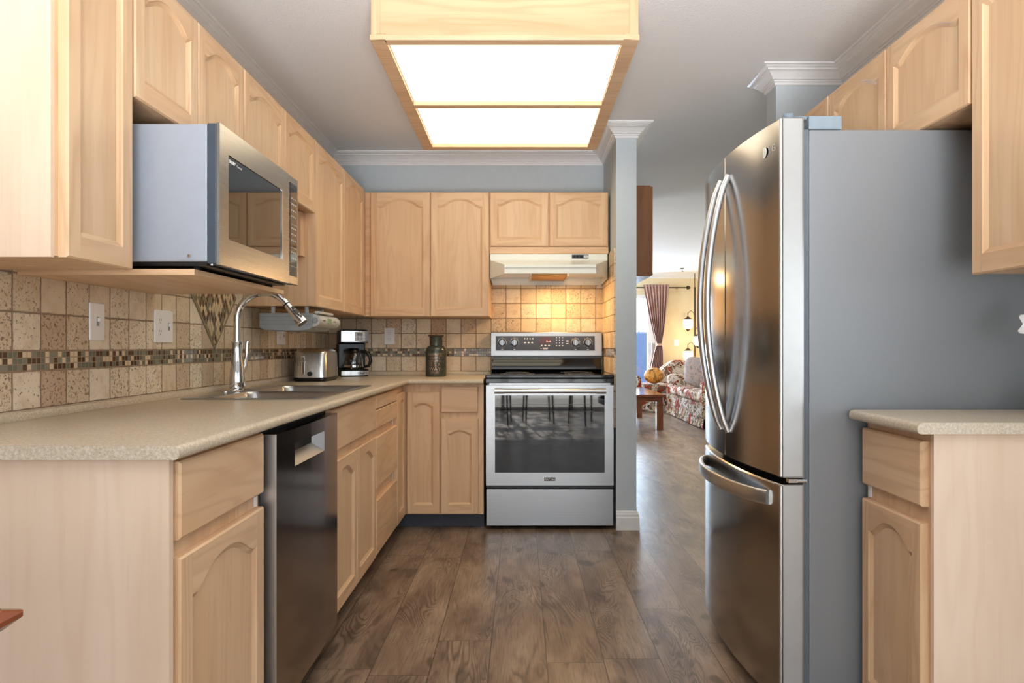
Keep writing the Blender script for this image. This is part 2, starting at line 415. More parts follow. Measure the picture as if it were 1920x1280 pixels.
MB().box(SX0-.008, SX0, 3.965, YB-BT, 1.016, 1.0685).build('mosaic_band', moL, ws)
# diamond inlay on the left wall
Yc, Zc, hy, hz = 2.822, 1.297, .213, .228
grout = flat('grout_border', (140, 124, 98), .6)
MB().prism([(Yc-hy, Zc), (Yc, Zc-hz), (Yc+hy, Zc), (Yc, Zc+hz)], 'x', XL+LT-.001, XL+LT+.004).build('diamond_border', grout, wl)
k = .92
MB().prism([(Yc-hy*k, Zc), (Yc, Zc-hz*k), (Yc+hy*k, Zc), (Yc, Zc+hz*k)], 'x', XL+LT, XL+LT+.0055).build('diamond_inlay', mosaic('mosaic_diamond', 1, Yc, Zc, diamond=True), wl)
# crown
CP = [(0, -.078), (.008, -.078), (.010, -.072), (.010, -.066), (.016, -.064), (.017, -.058), (.024, -.055), (.026, -.049), (.030, -.046), (.036, -.040), (.044, -.032), (.052, -.026), (.060, -.023), (.060, -.018), (.068, -.016), (.074, -.009), (.084, -.007), (.086, 0), (0, 0)]
CP = [(a, CEIL+z) for a, z in CP]
struct('trim_1', MB().sweep([(XL, .95), (XL, YB), (SX0, YB), (SX0, SY0), (SX1, SY0), (SX1, 6.2)], CP), white, smooth=True)
struct('trim_2', MB().sweep([(3.4, 3.262), (1.206, 3.262), (1.206, 3.147), (XR, 3.147), (XR, .95)], CP), white, smooth=True)
struct('trim_3', MB().sweep([(-3, 12), (3.4, 12)], CP), white, smooth=True)
BP = [(0, .0), (.016, 0), (.016, .075), (.013, .080), (.013, .092), (.009, .097), (.007, .108), (0, .112)]
struct('baseboard_stub', MB().sweep([(SX0, 3.94), (SX1, 3.94), (SX1, 6.2)], BP), white)
struct('baseboard_far', MB().sweep([(2.45, 12), (3.4, 12)], BP), white)

# ------------------------------------------------------------------ cabinet builders
FACE = {'L': lambda c: (lambda u, v, w: (c+w, u, v)), 'R': lambda c: (lambda u, v, w: (c-w, u, v)), 'B': lambda c: (lambda u, v, w: (u, c-w, v))}
def door(parent, side, c, u0, u1, v0, v1, A=.045, sh=None, st=.042, br=.05, t=.02, name='door'):
    F = FACE[side](c); W = u1-u0; H = v1-v0; mb = MB(); g = .0012
    u0 += g; u1 -= g
    if sh is None: sh = .040+A
    a0, a1, b0 = u0+st, u1-st, v0+br; vs = v1-sh; N = 28
    def arch(x):
        q = (x-(a0+a1)/2)/((a1-a0)/2)
        if abs(q) >= .86: return vs
        return vs+A*max(0, 1-abs(q/.86)**2.4)**1.35
    us = [a0+(a1-a0)*i/N for i in range(N+1)]
    cont = [(u, arch(u)) for u in us] + [(a1, b0), (a0, b0)]
    e = .004
    def rr(i): return [(u0+i, v0+i), (u1-i, v0+i), (u1-i, v1-i), (u0+i, v1-i)]
    R0 = rr(0); R1 = rr(e)
    for i in range(4):
        j = (i+1) % 4; m = 1 if i in (0, 2) else 0
        mb.q([F(*R0[i], 0), F(*R0[j], 0), F(*R0[j], t-e), F(*R0[i], t-e)], m)
        mb.q([F(*R0[i], t-e), F(*R0[j], t-e), F(*R1[j], t), F(*R1[i], t)], m)
    mb.q([F(*p, 0) for p in R0], 0)
    U0, U1, V0, V1 = u0+e, u1-e, v0+e, v1-e
    mb.q([F(U0, V0, t), F(a0, V0, t), F(a0, b0, t), F(a0, vs, t), F(a0, V1, t), F(U0, V1, t)], 0)
    mb.q([F(a1, V0, t), F(U1, V0, t), F(U1, V1, t), F(a1, V1, t), F(a1, vs, t), F(a1, b0, t)], 0)
    mb.q([F(a0, V0, t), F(a1, V0, t), F(a1, b0, t), F(a0, b0, t)], 1)
    for i in range(N):
        mb.q([F(us[i], arch(us[i]), t), F(us[i+1], arch(us[i+1]), t), F(us[i+1], V1, t), F(us[i], V1, t)], 1)
    # moulding: step + slope
    def inset(d):
        n = len(cont); out = []
        cx = (a0+a1)/2
        for i, (u, v) in enumerate(cont):
            if i <= N:
                s0 = (arch(min(u+.002, a1))-arch(max(u-.002, a0)))/.004
                L_ = math.hypot(1, s0); nu, nv = s0/L_, -1/L_
                uu = min(max(u+nu*d, a0+d), a1-d)
                if i == 0: uu = a0+d
                if i == N: uu = a1-d
                out.append((uu, v+nv*d))
            else: out.append((u+(d if u < cx else -d), v+d))
        return out
    r1 = inset(.0025); r2 = inset(.013); n = len(cont)
    def band(A_, wa, B_, wb_):
        for i in range(n):
            j = (i+1) % n; m = 1 if (i < N or i == N+1) else 0
            mb.q([F(*A_[i], wa), F(*A_[j], wa), F(*B_[j], wb_), F(*B_[i], wb_)], m)
    band(cont, t, r1, t-.003); band(r1, t-.003, r2, t-.009)
    d = mb.build(name, [oz, RAIL[side]], parent)
    p = MB(); pp = r2; wz = t-.0088
    bl, brr = pp[-1], pp[-2]
    top = pp[:N+1]
    for i in range(N):
        p.q([F(top[i][0], bl[1], wz), F(top[i+1][0], bl[1], wz), F(*top[i+1], wz), F(*top[i], wz)])
    p.q([F(bl[0], bl[1], wz-.006), F(brr[0], brr[1], wz-.006), F(top[N][0], top[N][1], wz-.006), F(top[0][0], top[0][1], wz-.006)])
    p.build('door_panel', flatpan, d)
    return d
def slab(parent, side, c, u0, u1, v0, v1, t=.02, name='drawer', e=.005):
    F = FACE[side](c); mb = MB(); g = .0012; u0 += g; u1 -= g
    R0 = [(u0, v0), (u1, v0), (u1, v1), (u0, v1)]; R1 = [(u0+e, v0+e), (u1-e, v0+e), (u1-e, v1-e), (u0+e, v1-e)]
    mb.q([F(*p, 0) for p in R0])
    for i in range(4):
        j = (i+1) % 4
        mb.q([F(*R0[i], 0), F(*R0[j], 0), F(*R0[j], t-e), F(*R0[i], t-e)])
        mb.q([F(*R0[i], t-e), F(*R0[j], t-e), F(*R1[j], t), F(*R1[i], t)])
    mb.q([F(*p, t) for p in R1])
    return mb.build(name, RAIL[side], parent)
def bumper(parent, side, c, u, v0, v1):
    F = FACE[side](c); a = F(u, v0, .0005); b = F(u+.012, v1, .004)
    MB().box(min(a[0], b[0]), max(a[0], b[0]), min(a[1], b[1]), max(a[1], b[1]), a[2], b[2]).build('bumper_plate', whiteplastic, parent)
TOPB = .862    # top of base carcasses
GB, GU = 'base cabinets', 'wall cabinets'
FX = -.695     # left run carcass face (doors add 20 mm)
# base cabinet at the near end
def basebox(label, side, lo, hi, face, wall, toe_x, end=False):
    """side L/R: lo..hi along y ; B: lo..hi along x"""
    if side == 'L':
        t = thing('base_cabinet', label, 'cabinet', (wall, (lo+hi)/2, 0), GB)
        MB().box(wall, face, lo, hi, .09, TOPB).build('carcass', oz, t)
        MB().box(wall, face-.07, lo+.002, hi, 0, .0895).build('toe_kick', toe, t)
    elif side == 'R':
        t = thing('base_cabinet', label, 'cabinet', (wall, (lo+hi)/2, 0), GB)
        MB().box(face, wall, lo, hi, .09, TOPB+.01).build('carcass', oz, t)
        MB().box(face+.07, wall, lo, hi, 0, .0895).build('toe_kick', toe, t)
    else:
        t = thing('base_cabinet', label, 'cabinet', ((lo+hi)/2, wall, 0), GB)
        MB().box(lo, hi, face, wall, .09, TOPB).build('carcass', oz, t)
        MB().box(lo, hi, face+.07, wall, 0, .0895).build('toe_kick', toe, t)
    return t
WL = XL+.009
c = basebox('pale oak base cabinet with one drawer beside the dishwasher, nearest on the left', 'L', 1.312, 1.765, FX, WL, 0)
MB().box(WL, FX+.012, 1.296, 1.311, .0, TOPB).build('end_panel', pan, c)
slab(c, 'L', FX, 1.322, 1.758, .696, .852); door(c, 'L', FX, 1.322, 1.758, .095, .660, A=.05, st=.05, br=.055)
bumper(c, 'L', FX, 1.735, .663, .694)
# sink base (open box so the bowls hang inside)
c = thing('base_cabinet', 'pale oak sink base cabinet with false drawer front and two arched doors', 'cabinet', (WL, 2.76, 0), GB)
mb = MB().box(FX-.018, FX, 2.393, 3.122, .09, TOPB).box(WL, FX-.018, 2.393, 2.411, .09, TOPB).box(WL, FX-.018, 3.104, 3.122, .09, TOPB).box(WL, FX-.018, 2.411, 3.104, .09, .108).box(WL, WL+.01, 2.411, 3.104, .108, TOPB)
mb.build('carcass', oz, c); MB().box(WL, FX-.07, 2.393, 3.122, 0, .0895).build('toe_kick', toe, c)
slab(c, 'L', FX, 2.396, 3.120, .696, .852, name='false_front')
door(c, 'L', FX, 2.396, 2.757, .095, .660, A=.04, st=.045, br=.055); door(c, 'L', FX, 2.759, 3.120, .095, .660, A=.04, st=.045, br=.055)
# drawer base
c = thing('base_cabinet', 'pale oak drawer base cabinet with four stacked drawer fronts right of the sink doors', 'cabinet', (WL, 3.386, 0), GB)
MB().box(WL, FX-.02, 3.123, 3.649, .09, .70).box(FX-.02, FX, 3.123, 3.649, .09, TOPB).build('carcass', oz, c)
MB().box(WL, FX-.07, 3.125, 3.649, 0, .0895).build('toe_kick', toe, c)
for a, b in ((.786, .849), (.693, .782), (.412, .655), (.098, .358)): slab(c, 'L', FX, 3.128, 3.645, a, b)
bumper(c, 'L', FX, 3.60, .658, .69); bumper(c, 'L', FX, 3.60, .362, .409)
# corner base: L shaped
BF = 3.945     # back run carcass face
WB = YB-.009
c = thing('base_cabinet', 'pale oak corner base cabinet with two narrow arched doors meeting at the inner corner', 'cabinet', (WL, YB, 0), GB)
mb = MB().prism([(WL, 3.650), (FX, 3.650), (FX, BF), (-.4745, BF), (-.4745, WB), (WL, WB)], 'z', .09, TOPB); mb.build('carcass', oz, c)
MB().prism([(WL, 3.650), (FX-.07, 3.650), (FX-.07, BF+.07), (-.4745, BF+.07), (-.4745, WB), (WL, WB)], 'z', 0, .0895).build('toe_kick', toe, c)
door(c, 'L', FX, 3.655, 3.92, .095, .820, A=.012, st=.06, br=.06)
door(c, 'B', BF, -.672, -.4755, .095, .817, A=.016, sh=.085, st=.038, br=.055)
c = basebox('pale oak base cabinet with a small drawer over an arched door, left of the oven', 'B', -.474, -.2185, BF, WB, 0)
slab(c, 'B', BF, -.470, -.249, .692, .847); door(c, 'B', BF, -.470, -.247, .095, .657, A=.020, sh=.088, st=.040, br=.055)

# ------------------------------------------------------------------ left worktop
CT, TH = .89, .027
mb = MB(); EX = -.655; SINK = (-1.205, -.745, 2.42, 3.21)
def nose(z1, th):
    r = []; z0 = z1-th
    for i in range(6):
        a = PI/2*i/5; r.append((.014-.014*math.sin(a), z1-.012+.012*math.cos(a)))
    for i in range(5):
        a = PI/2*i/4; r.append((.009-.009*math.cos(a), z0+.009-.009*math.sin(a)))
    return [(.05, z0), (.05, z1)] + r
NP = nose(CT, TH)
YE = 3.888
mb.sweep([(EX, 1.278), (EX, YE), (-.2165, YE)][::-1], [(a, z) for a, z in NP]) if False else None
# travel so that the cabinet side is on the right: +Y direction has right = +X, so travel reversed
mb.sweep([(-.2175, YE), (EX, YE), (EX, 1.278)], NP)
x0, x1 = WL, EX-.05
sx0, sx1, sy0, sy1 = SINK
z0 = CT-TH
mb.box(x0, x1, 1.278, sy0, z0, CT).box(x0, x1, sy1, YE+.05, z0, CT).box(x0, sx0, sy0, sy1, z0, CT).box(sx1, x1, sy0, sy1, z0, CT)
mb.box(x0, -.2175, YE+.05, WB, z0, CT)
wt = tag(mb.build('worktop', lam, smooth=True), 'speckled beige laminate worktop turning the corner from sink to oven', 'worktop')
LP_ = [(0, CT+.0004), (.016, CT+.0004), (.018, CT+.012), (.015, CT+.021), (.008, CT+.025), (0, CT+.025)]
MB().sweep([(WL, 1.278), (WL, WB), (-.2175, WB)], LP_).build('backsplash_lip', lam, wt, smooth=True)

# sink
sk = thing('kitchen_sink', 'double bowl stainless steel drop-in sink in the left worktop', 'sink', ((sx0+sx1)/2, (sy0+sy1)/2, CT))
rx0, rx1, ry0, ry1 = -1.225, -.722, 2.40, 3.23
bz = CT-.17; ym = 2.80
mb = MB(); zt = CT+.004
bowls = [(-1.135, -.752, 2.425, ym-.012), (-1.135, -.752, ym+.012, 3.205)]
mb.box(rx0, -1.135, ry0, ry1, CT+.0003, zt).box(-.752, rx1, ry0, ry1, CT+.0003, zt)
mb.box(-1.135, -.752, ry0, 2.425, CT+.0003, zt).box(-1.135, -.752, 3.205, ry1, CT+.0003, zt).box(-1.135, -.752, ym-.012, ym+.012, CT-.004, zt)
mb.build('rim', sinksteel, sk, bev=.0015)
for (a, b, c_, d_) in bowls:
    def rr_(i, z, r=.05):
        pts = []
        for (cx, cy, t0) in ((b-i-r, d_-i-r, 0), (a+i+r, d_-i-r, PI/2), (a+i+r, c_+i+r, PI), (b-i-r, c_+i+r, 1.5*PI)):
            for q in range(6): pts.append((cx+r*math.cos(t0+PI/2*q/5), cy+r*math.sin(t0+PI/2*q/5), z))
        return pts
    mb = MB().loft([rr_(0, zt-.001), rr_(.006, zt-.012), rr_(.012, bz+.03), rr_(.03, bz+.006), rr_(.05, bz)], 0, True, False)
    n = len(mb.v); mb.f.append(tuple(range(n-24, n))); mb.m.append(0)
    bo = mb.build('bowl', sinksteel, sk, smooth=True)
    MB().lathe([(.045, .0), (.04, .004), (.02, .001), (0.001, .001)], ((a+b)/2, (c_+d_)/2, bz+.0005), 24).build('drain', chrome, bo, smooth=True)

# faucet
fx, fy = -1.203, 2.83
fz = zt+.001
fa = thing('kitchen_faucet', 'tall chrome gooseneck faucet with pull-down spray behind the sink', 'faucet', (fx, fy, fz))
MB().lathe([(.001, 0), (.062, 0), (.062, .004), (.055, .007), (.001, .008)], (fx, fy, fz), 40, sx=.55, sy=2.0).build('deck_plate', chrome, fa, smooth=True)
MB().lathe([(.001, .008), (.031, .008), (.033, .015), (.032, .05), (.028, .085), (.0235, .12), (.021, .15), (.021, .18), (.0225, .20), (.0235, .203), (.0235, .208), (.014, .209)], (fx, fy, fz), 36).build('body', chrome, fa, smooth=True)
pts = [(fx, fy, fz+.205), (fx, fy, fz+.30)]
R_ = .115; cx, cz = fx+R_, fz+.30
for i in range(1, 17):
    a = PI-PI*.80*i/16; pts.append((cx+R_*math.cos(a), fy, cz+R_*1.0*math.sin(a)))
MB().tube(pts, .0145, 20).build('spout', chrome, fa, smooth=True)
e = Vector(pts[-1]); d = (Vector(pts[-1])-Vector(pts[-2])).normalized()
MB().tube([e, e+d*.006], .0142, 20).build('collar', black, fa, smooth=True)
sp = MB().tube([e+d*.006, e+d*.03, e+d*.07, e+d*.10, e+d*.108], [.0138, .0155, .020, .0245, .0235], 24).build('spray_head', chrome, fa, smooth=True)
nrm = Vector((-d.z, -.9, d.x)).normalized(); side = d.cross(nrm).normalized(); nrm = side.cross(d)
mb = MB(); ring0 = []; ring1 = []
for kx in range(20):
    a = 2*PI*kx/20; al = math.cos(a)*.032; la = math.sin(a)*.009
    pc = e+d*(.058+al); rad = .0135+(.058+al)*.10
    ring0.append(pc+nrm*(rad-.002)+side*la); ring1.append(pc+nrm*(rad+.003)+side*la)
mb.loft([ring0, ring1]).build('button_panel', black, sp, smooth=True)
tt = MB()
for q in (.045, .07, .078): tt.tube([e+d*q+nrm*(.0135+q*.10+.0036)-side*.004, e+d*q+nrm*(.0135+q*.10+.0036)+side*.004], .0012, 6)
tt.build('button_marks', whiteplastic, sp)
MB().tube([e+d*.108, e+d*.111], .021, 24).build('nozzle', black, sp, smooth=True)
hb = Vector((fx+.012, fy+.022, fz+.085))
MB().tube([(fx+.01, fy+.010, fz+.07), hb, hb+Vector((.006, .014, .02)), hb+Vector((.010, .020, .06)), hb+Vector((.012, .022, .11)), hb+Vector((.014, .024, .125))], [.012, .015, .011, .007, .009, .0095], 16).build('lever', chrome, fa, smooth=True)

# ------------------------------------------------------------------ dishwasher
dw = thing('dishwasher', 'dark stainless dishwasher with pocket handle between the left base cabinets', 'dishwasher', (-.95, 2.08, 0))
DX = -.652
MB().box(WL+.02, -.70, 1.772, 2.388, .02, .855).build('tub', darkgap, dw)
ya, yb = 1.792, 2.386; pa, pb, pz0, pz1 = 1.93, 2.22, .735, .80
mb = MB()
def dwp(y, z, w=0): return (DX+w-.004*((y-2.09)/.3)**2, y, z)
ys = [ya, ya+.004, pa, 2.075, pb, yb-.03, yb]; zs = [.085, pz0, pz1, .838, .844]
for i in range(len(ys)-1):
    for j in range(len(zs)-1):
        if ys[i] >= pa-1e-6 and ys[i+1] <= pb+1e-6 and j == 1: continue
        mb.q([dwp(ys[i], zs[j], -.006 if i == 0 and False else 0), dwp(ys[i+1], zs[j]), dwp(ys[i+1], zs[j+1]), dwp(ys[i], zs[j+1])])
mb.q([dwp(ya, .085), dwp(ya, .844), (-.70, ya, .844), (-.70, ya, .085)], 1)
mb.q([dwp(yb, .085), dwp(yb, .844), (-.70, yb, .844), (-.70, yb, .085)], 1)
mb.q([dwp(ya, .844), dwp(yb, .844), (-.70, yb, .844), (-.70, ya, .844)], 0)
mb.q([dwp(ya, .085), dwp(yb, .085), (-.70, yb, .085), (-.70, ya, .085)], 0)
dr = mb.build('door', [dwsteel, handlesteel], dw)
mb = MB(); b_ = DX-.035
mb.q([dwp(pa, pz0), dwp(pb, pz0), (b_, pb-.03, pz0+.03), (b_, pa+.02, pz0+.03)])
mb.q([dwp(pa, pz1), dwp(pb, pz1), (b_, pb-.03, pz1), (b_, pa+.02, pz1)], 1)
mb.q([(b_, pa+.02, pz0+.03), (b_, pb-.03, pz0+.03), (b_, pb-.03, pz1), (b_, pa+.02, pz1)], 1)
mb.q([dwp(pa, pz0), dwp(pa, pz1), (b_, pa+.02, pz1), (b_, pa+.02, pz0+.03)])
mb.q([dwp(pb, pz0), dwp(pb, pz1), (b_, pb-.03, pz1), (b_, pb-.03, pz0+.03)])
mb.build('pocket_handle', [handlesteel, black], dr)
MB().box(-1.2, -.74, 1.79, 2.386, .0, .079).build('toe_kick', black, dw)

# ------------------------------------------------------------------ upper cabinets, left
UT, UB, US = 2.052, 1.272, 1.707
UX = -.98
def upper(label, lo, hi, z0, doors, side='L', face=UX, wall=XL+LT+.001, z1=UT):
    if side == 'B':
        t = thing('wall_cabinet', label, 'cabinet', ((lo+hi)/2, wall, z0), GU)
        MB().box(lo, hi, face, wall, z0, z1).build('carcass', ox, t)
    else:
        t = thing('wall_cabinet', label, 'cabinet', (wall, (lo+hi)/2, z0), GU)
        MB().box(min(face, wall), max(face, wall), lo, hi, z0, z1).build('carcass', oz, t)
    for (a, b) in doors: door(t, side, face, a, b, z0-.002 if z1-z0 > .5 else z0-.004, z1-.003, A=.048 if z1-z0 > .5 else .038)
    return t
c = upper('narrow oak wall cabinet at the near left edge, before the microwave', 1.402, 1.655, UB, [(1.412, 1.654)])
MB().box(XL+LT+.001, UX-.001, 1.392, 1.4015, UB-.004, UT).build('side_panel', pan, c)
upper('short two-door oak wall cabinet right above the microwave', 1.657, 2.316, US, [(1.66, 1.986), (1.988, 2.314)])
upper('short two-door oak wall cabinet between microwave top and the tall corner cabinet', 2.318, 3.122, US, [(2.32, 2.718), (2.72, 3.118)])
c = upper('tall two-door oak wall cabinet on the left wall over the toaster', 3.124, 4.199, UB, [(3.128, 3.632), (3.634, 4.090)])
MB().box(-.995, -.96, 3.1235, 3.1275, UB, UT).build('side_strip', oz, c)
# small wood panel in the open bay
MB().box(XL+.01, -1.01, 3.06, 3.1225, 1.50, 1.7025).build('lower_shelf_box', oz, None)
bpy.data.objects['lower_shelf_box'].name = 'small_wood_box'
tag(bpy.data.objects['small_wood_box'], 'small oak box under the short wall cabinet beside the tall cabinet side', 'box')
# ------------------------------------------------------------------ upper cabinets, back
UY = 4.20
upper('tall two-door oak wall cabinet on the back wall, left of the range hood', -.979, -.196, UB, [(-.943, -.567), (-.565, -.197)], 'B', UY, YB-BT-.001)
c = thing('wall_cabinet', 'short two-door oak wall cabinet over the range hood', 'cabinet', (.18, YB, 1.665), GU)
MB().box(-.194, .553, UY, YB-BT-.001, 1.664, UT).build('carcass', ox, c)
door(c, 'B', UY, -.191, .177, 1.712, UT-.003, A=.036, br=.045); door(c, 'B', UY, .181, .548, 1.712, UT-.003, A=.036, br=.045)
MB().box(-.193, .552, UY-.014, UY, 1.664, 1.706).build('light_rail', ox, c)

# ------------------------------------------------------------------ microwave and shelf
sh = thing('microwave_shelf', 'oak shelf board under the microwave', 'shelf', (XL+.01, 2.03, 1.265))
mb = MB().box(XL+LT+.001, -.84, 1.72, 2.365, 1.2665, 1.2805); mb.build('board', oy, sh)
MB().box(XL+LT+.001, -.8395, 1.7165, 1.7195, 1.2655, 1.2805).build('edge_band', ox, sh)
mw = thing('microwave', 'stainless steel microwave with dark window on the oak shelf', 'microwave', (-1.02, 2.0, 1.2815))
MB().box(-1.26, -.80, 1.702, 2.292, 1.298, 1.65).build('case', mwside, mw, bev=.004)
MB().box(-1.24, -.805, 1.712, 2.282, 1.288, 1.2975).build('base_plate', black, mw)
for x in (-1.2, -.85):
    for y in (1.75, 2.25): MB().lathe([(.001, 0), (.013, 0), (.012, .0064), (.001, .0064)], (x, y, 1.2811), 16).build('foot', black, mw, smooth=True)
MB().box(-.7995, -.776, 1.70, 2.294, 1.292, 1.651).build('front_frame', flat('slate_plastic', (58, 68, 80), .35), mw, bev=.003)
Xf = -.767
mb = MB(); Y0, Y1, Z0, Z1 = 1.70, 2.207, 1.290, 1.652; wy0, wy1, wz0, wz1 = 1.752, 2.147, 1.362, 1.584
for (a, b, c_, d_) in ((Y0, wy0, Z0, Z1), (wy1, Y1, Z0, Z1), (wy0, wy1, Z0, wz0), (wy0, wy1, wz1, Z1)): mb.box(-.7755, Xf, a, b, c_, d_)
md_ = mb.build('door', mwsteel, mw)
MB().box(-.7755, Xf-.002, wy0, wy1, wz0, wz1).build('window', oveng, md_)
MB().box(Xf-.002, Xf+.001, wy1-.004, wy1+.002, wz0, wz1).build('window_trim', chrome, md_)
mc = MB().box(-.7755, Xf, 2.209, 2.296, 1.290, 1.652).build('control_panel', mwsteel, mw, bev=.002)
MB().box(Xf-.001, Xf+.0015, 2.217, 2.283, 1.318, 1.628).build('panel_glass', oveng, mc)
mb = MB()
for r in range(11):
    for q in range(3):
        if r in (2, 6): continue
        mb.box(Xf+.0015, Xf+.002, 2.226+q*.018, 2.226+q*.018+.009, 1.375+r*.02, 1.379+r*.02)
for z in (1.35, 1.412, 1.49, 1.56): mb.box(Xf+.0015, Xf+.0019, 2.218, 2.282, z, z+.0012)
mb.build('button_marks', lgreyp, mc)
text('SHARP', .013, basis((Xf-.0015, 1.758, 1.566), (0, 1, 0), (0, 0, 1)), whiteplastic, md_, align='LEFT')
text('Carousel', .009, basis((Xf-.0015, 1.806, 1.566), (0, 1, 0), (0, 0, 1)), lgreyp, md_, align='LEFT')
MB().lathe([(.001, -.0035), (.004, -.0035), (.005, 0), (.001, 0)], (-.845, 1.7005, 1.312), 12, axis='y').build('screw', chrome, mw, smooth=True)
for i, y in enumerate((1.706, 1.80, 1.93)): MB().lathe([(.001, -.003), (.004, -.003), (.004, 0), (.001, 0)], (-.79, y, 1.2915), 10).build('screw', chrome, mw)

# ------------------------------------------------------------------ range
rg = thing('range', 'stainless steel electric range with glass oven door', 'oven', (.175, 4.2, 0))
RX0, RX1, RF = -.205, .5505, 3.937
MB().box(RX0+.004, RX1-.004, RF+.03, 4.505, .03, .868).build('body', black, rg)
for x in (-.16, .50):
    for y in (4.02, 4.44): MB().lathe([(.001, 0), (.016, 0), (.012, .03), (.001, .03)], (x, y, 0), 12).build('foot', black, rg)
rd = MB()
dz0, dz1 = .262, .853; wx0, wx1, wz0, wz1 = -.151, .497, .337, .793
for (a, b, c_, d_) in ((RX0+.001, wx0, dz0, dz1), (wx1, RX1-.001, dz0, dz1), (wx0, wx1, dz0, wz0), (wx0, wx1, wz1, dz1)): rd.box(a, b, RF, RF+.028, c_, d_)
rd = rd.build('oven_door', steel, rg)
MB().box(wx0, wx1, RF+.0015, RF+.026, wz0, wz1).build('oven_window', oveng, rd)
mb = MB()
for z in (.505, .60, .70, .74): mb.box(wx0+.04, wx1-.06, RF+.0008, RF+.0015, z, z+.0015)
mb.build('rack_lines', flat('rack_grey', (50, 54, 60), .3), rd)
hz = .821
hh = MB().tube([(-.150, RF-.045, hz), (.497, RF-.045, hz)], .0125, 20).build('handle', handlesteel, rd, smooth=True)
for a, b in ((-.152, -.095), (.44, .499)):
    MB().tube([(a, RF-.045, hz), (b, RF-.045, hz)], .015, 20).build('handle_cap', handlesteel, hh, smooth=True)
    MB().tube([((a+b)/2, RF-.04, hz), ((a+b)/2, RF+.002, hz)], .011, 14).build('handle_post', handlesteel, hh, smooth=True)
bd = MB().box(.137, .208, RF-.0015, RF-.0001, .287, .311).build('badge', chrome, rd)
MB().box(.1385, .2065, RF-.0022, RF-.0016, .2885, .3095).build('badge_face', black, bd)
text('MAYTAG', .0185, basis((.1725, RF-.0026, .2925), (1, 0, 0), (0, 0, 1)), whiteplastic, bd, sx=.86)
MB().box(RX0+.003, RX1-.003, RF+.01, RF+.03, .243, .2605).build('vent_gap', black, rg)
MB().box(RX0+.001, RX1-.001, RF, RF+.028, .022, .240).build('storage_drawer', steel, rg, bev=.004)
# cooktop
ck = MB().box(RX0-.004, RX1+.004, RF+.012, 4.47, .893, .915).build('cooktop', blackgloss, rg, bev=.006, seg=3)
MB().box(RX0-.002, RX1+.002, RF-.002, RF+.03, .866, .892).build('front_trim', blackgloss, rg, bev=.003)
MB().box(RX0+.02, RX1-.02, RF+.004, RF+.02, .8545, .8655).build('top_vent', steel, rg)
for (x, y, r) in ((-.02, 4.07, .105), (.36, 4.07, .09), (-.02, 4.32, .075), (.36, 4.32, .1)):
    mb = MB()
    for q in (0, .02): mb.lathe([(r-q, 0), (r-q, .0004), (r-q-.002, .0004), (r-q-.002, 0)], (x, y, .9152), 48)
    mb.build('burner_ring', greyp, rg)
# curved rear lip (black), then steel backguard
prof = [(4.44, .9155), (4.425, .930), (4.428, .955), (4.445, .985), (4.452, 1.003), (4.50, 1.003), (4.50, .9155)]
MB().prism(prof, 'x', RX0+.012, RX1-.012).build('rear_riser', blackgloss, rg, smooth=True)
MB().box(RX0+.012, RX1-.012, 4.455, 4.50, 1.0035, 1.018).build('riser_slot', black, rg)
BGY = 4.42
bgd = MB().prism([(BGY+.025, 1.0185), (BGY+.045, 1.175), (BGY+.052, 1.181), (4.515, 1.181), (4.515, 1.0185)], 'x', RX0+.006, RX1-.006).build('backguard', steel, rg, bev=.003)
def bgp(x, z, w=0):   # point on the sloped face
    t = (z-1.0185)/(1.175-1.0185); return (x, BGY+.025+.020*t-w, z)
mb = MB(); gx0, gx1, gz0, gz1 = -.166, .496, 1.055, 1.152
mb.loft([[bgp(gx0, gz0, -.002), bgp(gx1, gz0, -.002), bgp(gx1, gz1, -.002), bgp(gx0, gz1, -.002)], [bgp(gx0, gz0, .002), bgp(gx1, gz0, .002), bgp(gx1, gz1, .002), bgp(gx0, gz1, .002)]])
gp = mb.build('control_glass', flat('control_panel_dark', (44, 44, 47), .15), bgd)
MB().loft([[bgp(.126, 1.100, .001), bgp(.206, 1.100, .001), bgp(.206, 1.145, .001), bgp(.126, 1.145, .001)], [bgp(.126, 1.100, .0026), bgp(.206, 1.100, .0026), bgp(.206, 1.145, .0026), bgp(.126, 1.145, .0026)]]).build('clock_display', flat('display_maroon', (72, 34, 36), .2), gp)
redm = emis('clock_digits', (255, 150, 140), 1.2)
text('11:18', .014, basis(bgp(.186, 1.113, .003), (1, 0, 0), (0, 0, 1)), redm, gp, name='clock_digits')
knobm = flat('knob_steel', (128, 130, 132), .35, .9)
for i, x in enumerate((-.123, -.041, .367, .450)):
    kb = MB().lathe([(.001, -.028), (.0185, -.028), (.021, -.024), (.0225, -.004), (.024, 0), (.001, 0)], bgp(x, 1.109, .002), 28, axis='y').build('knob', knobm, bgd, smooth=True)
    p = bgp(x, 1.109, .031); MB().box(x-.003, x+.003, p[1]-.003, p[1]+.004, p[2]-.020, p[2]+.020).build('knob_grip', steel, kb, bev=.001)
    mk = MB().lathe([(.027, -.0006), (.0285, -.0006), (.0285, 0), (.027, 0)], bgp(x, 1.109, .0022), 40, axis='y')
    for a in range(8):
        an = -.7+a*.66; q = bgp(x+.033*math.sin(an), 1.109+.033*math.cos(an), .0022); mk.box(q[0]-.0012, q[0]+.0012, q[1]-.0006, q[1], q[2]-.0012, q[2]+.0012)
    q = bgp(x, 1.063, .0022); mk.box(x-.006, x+.006, q[1]-.0006, q[1], q[2]-.0015, q[2]+.002)
    mk.build('dial_marks', whiteplastic, gp)
mk = MB()
def mkb(x, z, w_, h): q = bgp(x, z, .0022); mk.box(x-w_/2, x+w_/2, q[1]-.0006, q[1], z-h/2, z+h/2)
